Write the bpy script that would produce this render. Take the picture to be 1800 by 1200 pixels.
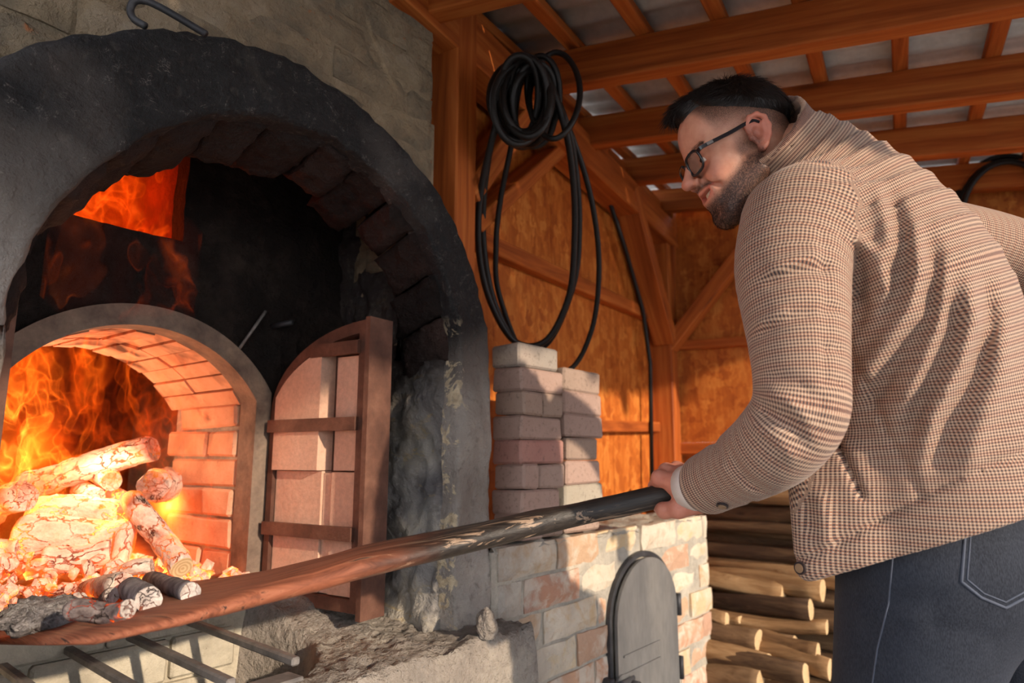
import bpy, bmesh, math, random
import numpy as np
from mathutils import Vector, Matrix, noise as mnoise
from mathutils.bvhtree import BVHTree

for _o in list(bpy.data.objects):
    bpy.data.objects.remove(_o, do_unlink=True)
SC = bpy.context.scene
COL = SC.collection
RND = random.Random(7)

# ------------------------------------------------------------------ camera
F0 = 1200.0                               # focal length in pixels of the 1800x1200 frame
AZ = math.radians(38.4)
PITCH = math.atan(205.0 / F0)
CAM = Vector((0, 0, 1.12))
FWD = Vector((math.cos(AZ) * math.cos(PITCH), math.sin(AZ) * math.cos(PITCH), math.sin(PITCH)))
RIGHT = Vector((math.sin(AZ), -math.cos(AZ), 0))
UP = RIGHT.cross(FWD)
cam_data = bpy.data.cameras.new('camera')
cam_data.sensor_width = 36.0
cam_data.lens = 36.0 * F0 / 1800.0
cam_data.clip_start = 0.02
cam_data.dof.use_dof = True
cam_data.dof.focus_distance = 1.22
cam_data.dof.aperture_fstop = 3.6
cam = bpy.data.objects.new('camera', cam_data)
COL.objects.link(cam)
cam.matrix_world = Matrix((
    (RIGHT.x, UP.x, -FWD.x, CAM.x), (RIGHT.y, UP.y, -FWD.y, CAM.y), (RIGHT.z, UP.z, -FWD.z, CAM.z), (0, 0, 0, 1)))
SC.camera = cam

# ------------------------------------------------------------------ world, sun, exposure
world = bpy.data.worlds.new('world')
SC.world = world
world.use_nodes = True
wn = world.node_tree
wn.nodes.clear()
w_out = wn.nodes.new('ShaderNodeOutputWorld')
w_bg = wn.nodes.new('ShaderNodeBackground')
SUN_AZ = math.radians(83.0)               # direction the light travels, in the ground plane
SUN_EL = math.radians(17.5)
SUN_DIR = Vector((math.cos(SUN_AZ) * math.cos(SUN_EL), math.sin(SUN_AZ) * math.cos(SUN_EL), -math.sin(SUN_EL)))
# clear late-afternoon sky: pale at the horizon, blue overhead, the same all the way round
w_geo = wn.nodes.new('ShaderNodeTexCoord')
w_sep = wn.nodes.new('ShaderNodeSeparateXYZ')
w_ramp = wn.nodes.new('ShaderNodeValToRGB')
w_ramp.color_ramp.elements[0].position = 0.0
w_ramp.color_ramp.elements[0].color = (0.92, 0.92, 0.92, 1)
w_ramp.color_ramp.elements[1].position = 0.75
w_ramp.color_ramp.elements[1].color = (0.42, 0.58, 0.86, 1)
wn.links.new(w_geo.outputs['Generated'], w_sep.inputs[0])
wn.links.new(w_sep.outputs[2], w_ramp.inputs[0])
wn.links.new(w_ramp.outputs[0], w_bg.inputs['Color'])
w_bg.inputs['Strength'].default_value = 2.5
wn.links.new(w_bg.outputs[0], w_out.inputs['Surface'])
sun_data = bpy.data.lights.new('sun', 'SUN')
sun_data.energy = 4.4
sun_data.color = (1.0, 0.82, 0.62)
sun_data.angle = math.radians(1.2)
sun = bpy.data.objects.new('sun', sun_data)
COL.objects.link(sun)
sun.rotation_euler = SUN_DIR.to_track_quat('-Z', 'Y').to_euler()
SC.view_settings.view_transform = 'Standard'
SC.view_settings.look = 'None'
SC.view_settings.gamma = 1.0
SC.view_settings.use_curve_mapping = False
SC.view_settings.exposure = 0.0
SC.cycles.max_bounces = 4
SC.cycles.diffuse_bounces = 2
SC.cycles.glossy_bounces = 2
SC.cycles.volume_bounces = 0
SC.cycles.use_adaptive_sampling = True
SC.cycles.adaptive_threshold = 0.2
SC.cycles.volume_step_rate = 0.22
SC.cycles.volume_max_steps = 512
SC.cycles.transparent_max_bounces = 8
SC.cycles.caustics_reflective = False
SC.cycles.caustics_refractive = False

# ------------------------------------------------------------------ pixel <-> place
def ray(x, y):
    return FWD + RIGHT * ((x - 900) / F0) + UP * ((600 - y) / F0)
def P(x, y, d):
    return CAM + ray(x, y) * d
def on_plane(x, y, p, n):
    r = ray(x, y)
    return CAM + r * ((Vector(p) - CAM).dot(n) / r.dot(n))
def onX(x, y, X): return on_plane(x, y, (X, 0, 0), Vector((1, 0, 0)))
def onY(x, y, Y): return on_plane(x, y, (0, Y, 0), Vector((0, 1, 0)))
def onZ(x, y, Z): return on_plane(x, y, (0, 0, Z), Vector((0, 0, 1)))
def proj(p):
    q = Vector(p) - CAM
    d = q.dot(FWD)
    return 900 + F0 * q.dot(RIGHT) / d, 600 - F0 * q.dot(UP) / d, d

# ------------------------------------------------------------------ objects
def tag(o, label=None, cat=None, group=None, kind=None):
    if label: o['label'] = label
    if cat: o['category'] = cat
    if group: o['group'] = group
    if kind: o['kind'] = kind
    return o
def link(name, me, m=None, parent=None):
    o = bpy.data.objects.new(name, me)
    COL.objects.link(o)
    if m is not None and me is not None:
        if not me.materials:
            me.materials.append(m)
        elif me.materials[0] is not m:
            o.material_slots[0].link = 'OBJECT'
            o.material_slots[0].material = m
    if parent is not None:
        o.parent = parent
        o.matrix_parent_inverse = parent_world(parent).inverted()
    return o
def parent_world(o):
    m = Matrix.LocRotScale(o.location, o.rotation_euler, o.scale)
    if o.parent is not None:
        m = parent_world(o.parent) @ o.matrix_parent_inverse @ m
    return m
def empty(name, loc=(0, 0, 0)):
    o = bpy.data.objects.new(name, None)
    o.empty_display_size = 0.1
    o.location = loc
    COL.objects.link(o)
    return o

def nrm(v):
    return v / np.linalg.norm(v)

class MB:
    """collects shapes in world coordinates, builds ONE mesh object"""
    def __init__(s):
        s.v = []; s.f = []; s.m = []; s.cur = 0
    def add(s, vs, fs):
        b = len(s.v)
        s.v += [tuple(v) for v in vs]
        s.f += [tuple(b + i for i in f) for f in fs]
        s.m += [s.cur] * len(fs)
        return b
    def box(s, lo, hi, mtx=None, ch=0.0):
        x0, y0, z0 = lo; x1, y1, z1 = hi
        if ch <= 0:
            vs = [(x, y, z) for z in (z0, z1) for y in (y0, y1) for x in (x0, x1)]
            fs = [(0, 2, 3, 1), (4, 5, 7, 6), (0, 1, 5, 4), (2, 6, 7, 3), (0, 4, 6, 2), (1, 3, 7, 5)]
        else:
            vs, fs = chamfer_box(lo, hi, ch)
        if mtx is not None:
            vs = [mtx @ Vector(v) for v in vs]
        s.add(vs, fs)
        return s
    def bar(s, a, b, w, h, up=(0, 0, 1), ch=0.0):
        """rectangular bar from a to b, width w (sideways), height h (along up)"""
        a = Vector(a); b = Vector(b)
        d = (b - a); L = d.length; d.normalize()
        u = Vector(up); sd = d.cross(u).normalized(); u = sd.cross(d).normalized()
        m = Matrix(((d.x, sd.x, u.x, a.x), (d.y, sd.y, u.y, a.y), (d.z, sd.z, u.z, a.z), (0, 0, 0, 1)))
        s.box((0, -w / 2, -h / 2), (L, w / 2, h / 2), m, ch)
        return s
    def tube(s, pts, r, n=8, closed=False, cap=True):
        pts = [Vector(p) for p in pts]
        N = len(pts)
        rs = r if isinstance(r, (list, tuple)) else [r] * N
        prev = None
        base = len(s.v)
        for i, p in enumerate(pts):
            if closed:
                t = pts[(i + 1) % N] - pts[i - 1]
            else:
                t = pts[min(i + 1, N - 1)] - pts[max(i - 1, 0)]
            if t.length < 1e-9: t = Vector((0, 0, 1))
            t.normalize()
            if prev is None:
                a = Vector((0, 0, 1)) if abs(t.z) < 0.9 else Vector((1, 0, 0))
                u = t.cross(a).normalized()
            else:
                u = (prev - t * prev.dot(t))
                if u.length < 1e-6: u = t.orthogonal()
                u.normalize()
            prev = u
            w = t.cross(u)
            for k in range(n):
                an = 2 * math.pi * k / n
                s.v.append(tuple(p + (u * math.cos(an) + w * math.sin(an)) * rs[i]))
        M = N if closed else N - 1
        for i in range(M):
            j = (i + 1) % N
            for k in range(n):
                l = (k + 1) % n
                s.f.append((base + i * n + k, base + i * n + l, base + j * n + l, base + j * n + k)); s.m.append(s.cur)
        if cap and not closed:
            s.f.append(tuple(base + k for k in range(n))[::-1]); s.m.append(s.cur)
            s.f.append(tuple(base + (N - 1) * n + k for k in range(n))); s.m.append(s.cur)
        return s
    def prism(s, poly, off):
        """closed polygon (list of 3D points) extruded by vector off"""
        n = len(poly); off = Vector(off)
        b = s.add([Vector(p) for p in poly] + [Vector(p) + off for p in poly], [])
        fs = [tuple(b + i for i in range(n))[::-1], tuple(b + n + i for i in range(n))]
        fs += [(b + i, b + (i + 1) % n, b + n + (i + 1) % n, b + n + i) for i in range(n)]
        s.f += fs; s.m += [s.cur] * len(fs)
        return s
    def mesh(s, name, smooth=False):
        me = bpy.data.meshes.new(name)
        me.from_pydata(s.v, [], s.f)
        if any(s.m):
            me.polygons.foreach_set('material_index', s.m)
        bm = bmesh.new(); bm.from_mesh(me)
        bmesh.ops.recalc_face_normals(bm, faces=bm.faces)
        bm.to_mesh(me); bm.free()
        if smooth:
            me.polygons.foreach_set('use_smooth', [True] * len(me.polygons))
        me.update()
        return me
    def build(s, name, m, parent=None, smooth=False):
        return link(name, s.mesh(name, smooth), m, parent)

def chamfer_box(lo, hi, c, rnd=None, jit=0.0):
    lo = Vector(lo); hi = Vector(hi)
    c = min(c, 0.45 * min(hi - lo))
    vs = []; idx = {}
    for sx in (0, 1):
        for sy in (0, 1):
            for sz in (0, 1):
                p = Vector((hi.x if sx else lo.x, hi.y if sy else lo.y, hi.z if sz else lo.z))
                q = Vector((-c if sx else c, -c if sy else c, -c if sz else c))
                j = Vector((0, 0, 0)) if rnd is None else Vector([rnd.uniform(-jit, jit) for _ in range(3)])
                for ax in range(3):
                    v = p + q + j
                    v[ax] -= q[ax]
                    idx[(sx, sy, sz, ax)] = len(vs)
                    vs.append(v)
    fs = []
    for s in (0, 1):
        fs.append(tuple(idx[(s,) + k + (0,)] for k in ((0, 0), (1, 0), (1, 1), (0, 1))))
        fs.append(tuple(idx[(k[0], s, k[1], 1)] for k in ((0, 0), (1, 0), (1, 1), (0, 1))))
        fs.append(tuple(idx[k + (s, 2)] for k in ((0, 0), (1, 0), (1, 1), (0, 1))))
    for a in (0, 1):
        for b in (0, 1):
            fs.append((idx[(a, b, 0, 0)], idx[(a, b, 1, 0)], idx[(a, b, 1, 1)], idx[(a, b, 0, 1)]))
            fs.append((idx[(a, 0, b, 0)], idx[(a, 1, b, 0)], idx[(a, 1, b, 2)], idx[(a, 0, b, 2)]))
            fs.append((idx[(0, a, b, 1)], idx[(1, a, b, 1)], idx[(1, a, b, 2)], idx[(0, a, b, 2)]))
            for d in (0, 1):
                fs.append((idx[(a, b, d, 0)], idx[(a, b, d, 1)], idx[(a, b, d, 2)]))
    return vs, fs

def brick_obj(name, lo, hi, m, parent, ch=0.006, jit=0.003, seed=0, rot=0.0):
    """one brick: chamfered, slightly uneven box with its own edges"""
    rnd = random.Random(seed)
    b = MB()
    c = (Vector(lo) + Vector(hi)) / 2
    h = (Vector(hi) - Vector(lo)) / 2
    vs, fs = chamfer_box(-h, h, ch, rnd, jit)
    if rot:
        R = Matrix.Rotation(rot, 3, 'Z')
        vs = [R @ v for v in vs]
    b.add(vs, fs)
    me = b.mesh(name)
    o = bpy.data.objects.new(name, me)
    COL.objects.link(o)
    me.materials.append(m)
    o.location = c
    if parent is not None:
        o.parent = parent
        o.matrix_parent_inverse = parent_world(parent).inverted()
    return o

def fbm(p, s, oct=4):
    return mnoise.fractal(Vector(p) * s, 1.0, 2.0, oct)

def displace(me, amp, scale, seed=0.0, oct=4, only=None):
    """push vertices along their normals with noise: uneven plaster, bark, ash"""
    off = Vector((seed * 7.1, seed * 3.3, seed * 1.7))
    ns = [v.normal.copy() for v in me.vertices]
    for v, n in zip(me.vertices, ns):
        if only is not None and not only(v.co): continue
        v.co = v.co + n * (amp * mnoise.fractal((v.co + off) * scale, 1.0, 2.0, oct))
    me.update()

def grid_mesh(name, nu, nv, fn, smooth=True, closed_u=False):
    vs = [fn(i / (nu if closed_u else nu - 1), j / (nv - 1)) for j in range(nv) for i in range(nu)]
    fs = []
    for j in range(nv - 1):
        for i in range(nu if closed_u else nu - 1):
            k = (i + 1) % nu
            fs.append((j * nu + i, j * nu + k, (j + 1) * nu + k, (j + 1) * nu + i))
    me = bpy.data.meshes.new(name)
    me.from_pydata([tuple(v) for v in vs], [], fs)
    if smooth: me.polygons.foreach_set('use_smooth', [True] * len(me.polygons))
    me.update()
    return me

# ------------------------------------------------------------------ material nodes
class NT:
    def __init__(s, name):
        s.mat = bpy.data.materials.new(name)
        s.mat.use_nodes = True
        s.t = s.mat.node_tree
        s.t.nodes.clear()
        s.out = s.t.nodes.new('ShaderNodeOutputMaterial')
    def _in(s, sock, v):
        if v is None: return
        if isinstance(v, bpy.types.NodeSocket): s.t.links.new(v, sock)
        else:
            if sock.type == 'RGBA' and len(v) == 3: v = (*v, 1.0)
            sock.default_value = v
    def n(s, typ, props=None, **inp):
        nd = s.t.nodes.new(typ)
        for k, v in (props or {}).items(): setattr(nd, k, v)
        for k, v in inp.items():
            k = k.replace('_', ' ')
            s._in(nd.inputs[k], v)
        return nd
    def pos(s): return s.n('ShaderNodeNewGeometry').outputs['Position']
    def obj(s): return s.n('ShaderNodeTexCoord').outputs['Object']
    def attr(s, name, out='Vector'): return s.n('ShaderNodeAttribute', {'attribute_name': name}).outputs[out]
    def rand(s): return s.n('ShaderNodeObjectInfo').outputs['Random']
    def math(s, op, a, b=None, c=None, clamp=False):
        nd = s.t.nodes.new('ShaderNodeMath'); nd.operation = op; nd.use_clamp = clamp
        for i, v in enumerate((a, b, c)):
            if v is not None: s._in(nd.inputs[i], v)
        return nd.outputs[0]
    def vmath(s, op, a, b=None, out=0):
        nd = s.t.nodes.new('ShaderNodeVectorMath'); nd.operation = op
        s._in(nd.inputs[0], a)
        if b is not None:
            if op == 'SCALE': s._in(nd.inputs['Scale'], b)
            else: s._in(nd.inputs[1], b)
        return nd.outputs[out]
    def sep(s, v):
        return s.n('ShaderNodeSeparateXYZ', Vector=v).outputs
    def comb(s, x, y, z):
        return s.n('ShaderNodeCombineXYZ', X=x, Y=y, Z=z).outputs[0]
    def noise(s, vec, scale, detail=4.0, rough=0.55, dist=0.0, out='Fac'):
        return s.n('ShaderNodeTexNoise', Vector=vec, Scale=scale, Detail=detail, Roughness=rough, Distortion=dist).outputs[out]
    def vor(s, vec, scale, feature='F1', out='Distance', rand=1.0):
        return s.n('ShaderNodeTexVoronoi', {'feature': feature}, Vector=vec, Scale=scale, Randomness=rand).outputs[out]
    def mix(s, f, a, b, blend='MIX'):
        nd = s.t.nodes.new('ShaderNodeMix'); nd.data_type = 'RGBA'; nd.blend_type = blend
        s._in(nd.inputs[0], f); s._in(nd.inputs[6], a); s._in(nd.inputs[7], b)
        return nd.outputs[2]
    def ramp(s, f, stops, interp='LINEAR'):
        nd = s.t.nodes.new('ShaderNodeValToRGB'); cr = nd.color_ramp; cr.interpolation = interp
        while len(cr.elements) < len(stops): cr.elements.new(0.5)
        for e, (p, c) in zip(cr.elements, stops):
            e.position = p
            if isinstance(c, (int, float)): c = (c, c, c)
            e.color = (*c, 1.0) if len(c) == 3 else c
        s._in(nd.inputs[0], f)
        return nd.outputs[0]
    def lin(s, f, a, b, c=0.0, d=1.0):
        return s.n('ShaderNodeMapRange', {'clamp': True}, Value=f, From_Min=a, From_Max=b, To_Min=c, To_Max=d).outputs[0]
    def bump(s, h, strength=0.5, dist=0.01, normal=None):
        return s.n('ShaderNodeBump', Height=h, Strength=strength, Distance=dist, Normal=normal).outputs[0]
    def bsdf(s, color, rough=0.8, metal=0.0, normal=None, spec=0.3, emit=None, estr=None, **kw):
        nd = s.t.nodes.new('ShaderNodeBsdfPrincipled')
        s._in(nd.inputs['Base Color'], color); s._in(nd.inputs['Roughness'], rough); s._in(nd.inputs['Metallic'], metal)
        s._in(nd.inputs['Specular IOR Level'], spec)
        if normal is not None: s._in(nd.inputs['Normal'], normal)
        if emit is not None: s._in(nd.inputs['Emission Color'], emit); s._in(nd.inputs['Emission Strength'], 1.0 if estr is None else estr)
        for k, v in kw.items(): s._in(nd.inputs[k.replace('_', ' ')], v)
        s.t.links.new(nd.outputs[0], s.out.inputs['Surface'])
        return nd
    def sphere_mask(s, pos, c, r0, r1):
        d = s.vmath('DISTANCE', pos, tuple(c), out=1)
        return s.lin(d, r0, r1, 1.0, 0.0)

def lin_c(r, g, b):
    f = lambda c: (c / 255 / 12.92) if c / 255 <= 0.04045 else ((c / 255 + 0.055) / 1.055) ** 2.4
    return (f(r), f(g), f(b))

# ------------------------------------------------------------------ signed-distance modelling
def surface_nets(f, lo, hi, h):
    lo = np.array(lo, dtype=np.float64); hi = np.array(hi, dtype=np.float64)
    n = np.ceil((hi - lo) / h).astype(int) + 1
    xs = [(lo[i] + h * np.arange(n[i])).astype(np.float32) for i in range(3)]
    S = np.empty(tuple(n), dtype=np.float32)
    # coarse pass first: only blocks near the surface are sampled finely
    B = 6
    nb = -(-n // B)
    ctr = [lo[i] + h * (B * np.arange(nb[i]) + (B - 1) / 2) for i in range(3)]
    X, Y, Z = np.meshgrid(*ctr, indexing='ij')
    cb = f(np.stack([X.ravel(), Y.ravel(), Z.ravel()], 1)).reshape(tuple(nb))
    full = np.repeat(np.repeat(np.repeat(cb, B, 0), B, 1), B, 2)[:n[0], :n[1], :n[2]]
    S[:] = full
    near = np.abs(cb) < 1.9 * h * B * 0.87
    bi = np.stack(np.nonzero(near), 1)
    loc = np.stack(np.meshgrid(np.arange(B), np.arange(B), np.arange(B), indexing='ij'), -1).reshape(-1, 3)
    for k in range(0, len(bi), 2500):
        idx = (bi[k:k + 2500, None, :] * B + loc[None]).reshape(-1, 3)
        idx = idx[(idx < n).all(1)]
        S[idx[:, 0], idx[:, 1], idx[:, 2]] = f(lo + h * idx)
    ins = S < 0
    c = np.zeros(tuple(n - 1), dtype=np.int8)
    for a in (0, 1):
        for b in (0, 1):
            for d in (0, 1):
                c += ins[a:n[0] - 1 + a, b:n[1] - 1 + b, d:n[2] - 1 + d]
    act = (c > 0) & (c < 8)
    ii, jj, kk = np.nonzero(act)
    N = len(ii)
    idm = -np.ones(act.shape, dtype=np.int64)
    idm[ii, jj, kk] = np.arange(N)
    acc = np.zeros((N, 3)); cnt = np.zeros(N)
    corners = [(a, b, d) for a in (0, 1) for b in (0, 1) for d in (0, 1)]
    for a in corners:
        for ax in range(3):
            if a[ax] == 1: continue
            b = list(a); b[ax] = 1
            s0 = S[ii + a[0], jj + a[1], kk + a[2]].astype(np.float64); s1 = S[ii + b[0], jj + b[1], kk + b[2]].astype(np.float64)
            cr = (s0 < 0) != (s1 < 0)
            t = np.where(cr, s0 / np.where(cr, s0 - s1, 1), 0)
            q = np.stack([ii + a[0], jj + a[1], kk + a[2]], 1).astype(float)
            q[:, ax] += t
            acc += q * cr[:, None]; cnt += cr
    V = lo + h * acc / cnt[:, None]
    Q = []
    for ax in range(3):
        o1, o2 = [k for k in range(3) if k != ax]
        sl0 = [slice(1, -1)] * 3; sl1 = [slice(1, -1)] * 3
        sl0[ax] = slice(0, -1); sl1[ax] = slice(1, None)
        A = ins[tuple(sl0)]; B = ins[tuple(sl1)]
        e = np.nonzero(A != B)
        idx = [e[k] + (0 if k == ax else 1) for k in range(3)]
        flip = A[e]
        def cell(d1, d2):
            q = [x.copy() for x in idx]
            q[o1] -= d1; q[o2] -= d2
            return idm[q[0], q[1], q[2]]
        q = np.stack([cell(1, 1), cell(0, 1), cell(0, 0), cell(1, 0)], 1)
        if ax == 1: flip = ~flip
        q[~flip] = q[~flip][:, ::-1]
        Q.append(q)
    Q = np.concatenate(Q)
    return V, Q

def np_mesh(name, V, Q, smooth=True):
    me = bpy.data.meshes.new(name)
    k = Q.shape[1]
    me.vertices.add(len(V)); me.vertices.foreach_set('co', np.ascontiguousarray(V, dtype=np.float32).ravel())
    me.loops.add(len(Q) * k); me.loops.foreach_set('vertex_index', np.ascontiguousarray(Q, dtype=np.int32).ravel())
    me.polygons.add(len(Q)); me.polygons.foreach_set('loop_start', np.arange(0, len(Q) * k, k, dtype=np.int32))
    me.polygons.foreach_set('use_smooth', np.full(len(Q), smooth, dtype=bool))
    me.update(calc_edges=True)
    me.validate()
    return me

def smooth_mesh(V, Q, it=2, lam=0.5):
    """light Laplacian smoothing"""
    E = np.concatenate([Q[:, [0, 1]], Q[:, [1, 2]], Q[:, [2, 3]], Q[:, [3, 0]]])
    V = V.copy()
    for _ in range(it):
        s = np.zeros_like(V); c = np.zeros(len(V))
        for k in range(3):
            s[:, k] = np.bincount(E[:, 0], V[E[:, 1], k], len(V)) + np.bincount(E[:, 1], V[E[:, 0], k], len(V))
        c = np.bincount(E[:, 0], minlength=len(V)) + np.bincount(E[:, 1], minlength=len(V))
        V += lam * (s / np.maximum(c, 1)[:, None] - V)
    return V

def add_attr(me, name, arr):
    arr = np.asarray(arr, dtype=np.float32)
    if arr.ndim == 1:
        a = me.attributes.new(name, 'FLOAT', 'POINT'); a.data.foreach_set('value', arr)
    else:
        a = me.attributes.new(name, 'FLOAT_VECTOR', 'POINT'); a.data.foreach_set('vector', np.ascontiguousarray(arr).ravel())

A = lambda v: np.array(v, dtype=np.float64)
def sd_sphere(p, c, r): return np.linalg.norm(p - A(c), axis=1) - r
def sd_ell(p, c, r, R=None):
    q = p - A(c)
    if R is not None: q = q @ R
    r = A(r)
    k0 = np.linalg.norm(q / r, axis=1); k1 = np.linalg.norm(q / (r * r), axis=1)
    return k0 * (k0 - 1.0) / np.maximum(k1, 1e-9)
def sd_cone(p, a, b, ra, rb):
    """capsule whose radius runs from ra to rb"""
    a = A(a); b = A(b); d = b - a
    t = np.clip(((p - a) @ d) / max(d @ d, 1e-12), 0, 1)
    return np.linalg.norm(p - a - t[:, None] * d, axis=1) - (ra + (rb - ra) * t)
def smin(a, b, k):
    h = np.clip(0.5 + 0.5 * (b - a) / k, 0, 1)
    return b + (a - b) * h - k * h * (1 - h)
def smax(a, b, k): return -smin(-a, -b, k)
def seg_dist2d(u, v, a, b):
    """2-D distance to segment and parameter along it"""
    dx, dy = b[0] - a[0], b[1] - a[1]
    t = np.clip(((u - a[0]) * dx + (v - a[1]) * dy) / (dx * dx + dy * dy + 1e-9), 0, 1)
    return np.hypot(u - a[0] - t * dx, v - a[1] - t * dy), t
nCAM, nF, nR, nU = A(CAM), A(FWD), A(RIGHT), A(UP)
def np_proj(p):
    q = p - nCAM
    d = q @ nF
    return 900 + F0 * (q @ nR) / d, 600 - F0 * (q @ nU) / d, d
# ------------------------------------------------------------------ materials
def mat_soot_plaster():
    t = NT('sooty_plaster'); p = t.pos(); xyz = t.sep(p)
    n1 = t.noise(p, 5.0, 6, 0.6); n2 = t.noise(p, 38.0, 5, 0.65); n3 = t.noise(p, 1.8, 3, 0.5); n4 = t.noise(p, 160.0, 3, 0.6)
    base = t.ramp(n1, [(0.3, lin_c(132, 122, 114)), (0.55, lin_c(158, 150, 142)), (0.75, lin_c(186, 176, 164))])
    base = t.mix(t.lin(n2, 0.55, 0.75), base, lin_c(112, 104, 98))
    # soot left by the smoke rising out of the arch: black over the crown, thin on the lower piers
    zz = t.math('ADD', xyz[2], t.math('MULTIPLY', t.math('SUBTRACT', n3, 0.5), 0.5))
    thr = t.lin(xyz[0], 0.20, 0.60, 1.44, 1.24)
    soot = t.lin(t.math('SUBTRACT', zz, thr), -0.02, 0.20)
    soot = t.math('MULTIPLY', soot, t.lin(n2, 0.25, 0.42, 0.86, 1.0))
    scr = t.vor(t.vmath('MULTIPLY', p, (9.0, 1.0, 3.0)), 6.0, 'DISTANCE_TO_EDGE')
    soot = t.math('MULTIPLY', soot, t.lin(t.math('ADD', scr, t.math('MULTIPLY', n4, 0.06)), 0.030, 0.045, 0.955, 1.0))
    col = t.mix(soot, base, t.ramp(n2, [(0.3, lin_c(20, 20, 22)), (0.7, lin_c(38, 37, 38))]))
    fl_ = t.math('MULTIPLY', t.math('MULTIPLY', t.lin(xyz[0], 1.176, 1.215, 1.0, 0.0), t.lin(xyz[2], 1.36, 1.46, 1.0, 0.0)), t.lin(t.math('ADD', t.noise(p, 16.0, 4, 0.7, 0.8), t.lin(xyz[0], 1.18, 1.21, 0.0, -0.14)), 0.51, 0.54))
    fl_ = t.math('MULTIPLY', fl_, t.lin(xyz[0], 1.12, 1.13))
    col = t.mix(fl_, col, t.ramp(n2, [(0.3, lin_c(150, 130, 104)), (0.55, lin_c(220, 202, 168))]))
    n5 = t.noise(t.vmath('MULTIPLY', p, (1.0, 1.0, 1.0)), 13.0, 5, 0.7, 1.6)
    sc_ = t.math('MULTIPLY', t.lin(t.math('ABSOLUTE', t.math('SUBTRACT', n5, 0.52)), 0.0, 0.010, 1.0, 0.0), t.lin(n2, 0.5, 0.62))
    col = t.mix(t.math('MULTIPLY', sc_, 0.55), col, lin_c(150, 142, 136))
    col = t.mix(t.lin(t.noise(p, 3.1, 3, 0.5), 0.56, 0.70, 0.0, 0.28), col, lin_c(128, 120, 114))
    nb = t.bump(n2, 0.8, 0.018); nb = t.bump(n4, 0.4, 0.004, nb)
    t.bsdf(col, 0.75, normal=nb, spec=0.35)
    return t.mat
def mat_reveal():
    """rough old mortar of the jamb: soot above, ash and lime towards the hearth, flaked edge"""
    t = NT('flaked_mortar'); p = t.pos(); xyz = t.sep(p)
    n1 = t.noise(p, 7.0, 6, 0.62, 0.6); n2 = t.noise(p, 45.0, 5, 0.7); n3 = t.noise(t.vmath('MULTIPLY', p, (1, 0.5, 1.6)), 14.0, 5, 0.6, 1.2)
    base = t.ramp(n1, [(0.30, lin_c(112, 108, 108)), (0.48, lin_c(152, 147, 142)), (0.62, lin_c(184, 174, 158)), (0.75, lin_c(208, 196, 172))])
    base = t.mix(t.lin(n3, 0.6, 0.72), base, lin_c(196, 172, 128))
    zz = t.math('ADD', xyz[2], t.math('MULTIPLY', t.math('SUBTRACT', n1, 0.5), 0.45))
    soot = t.math('MULTIPLY', t.lin(zz, 1.10, 1.36), t.lin(n2, 0.2, 0.5, 0.8, 1.0))
    edge = t.lin(t.math('ADD', xyz[1], t.math('MULTIPLY', t.math('SUBTRACT', n3, 0.5), 0.16)), 1.10, 1.17, 1.0, 0.0)
    soot = t.math('MAXIMUM', soot, t.math('MULTIPLY', edge, t.lin(n2, 0.42, 0.58)))
    col = t.mix(t.math('MULTIPLY', soot, 0.93), base, lin_c(40, 33, 34))
    nb = t.bump(n1, 0.8, 0.03); nb = t.bump(n2, 0.7, 0.01, nb)
    t.bsdf(col, 0.85, normal=nb, spec=0.25)
    return t.mat
def mat_noise(name, cols, s1=6.0, s2=40.0, rough=0.85, bump=0.5, bd=0.01, metal=0.0, spec=0.3, rnd=0.0, speck=None, vscale=None):
    t = NT(name); p = t.pos() if rnd == 0 else t.vmath('ADD', t.pos(), t.vmath('SCALE', (13.0, 7.0, 5.0), t.rand()))
    if vscale: p = t.vmath('MULTIPLY', p, vscale)
    n1 = t.noise(p, s1, 6, 0.6); n2 = t.noise(p, s2, 5, 0.65)
    f = n1
    if rnd: f = t.math('ADD', t.math('MULTIPLY', n1, 1.0 - rnd * 0.5), t.math('MULTIPLY', t.math('SUBTRACT', t.rand(), 0.25), rnd))
    k = len(cols)
    col = t.ramp(f, [(0.28 + 0.44 * i / max(1, k - 1), c) for i, c in enumerate(cols)])
    col = t.mix(t.lin(n2, 0.35, 0.65, 0.0, 0.35), col, t.mix(0.5, col, (0.02, 0.016, 0.012)))
    if speck: col = t.mix(t.lin(n2, speck[1], speck[1] + 0.06), col, speck[0])
    nb = t.bump(n2, bump, bd)
    nb = t.bump(n1, bump * 0.6, bd * 2.5, nb)
    t.bsdf(col, rough, metal, nb, spec)
    return t.mat
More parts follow.
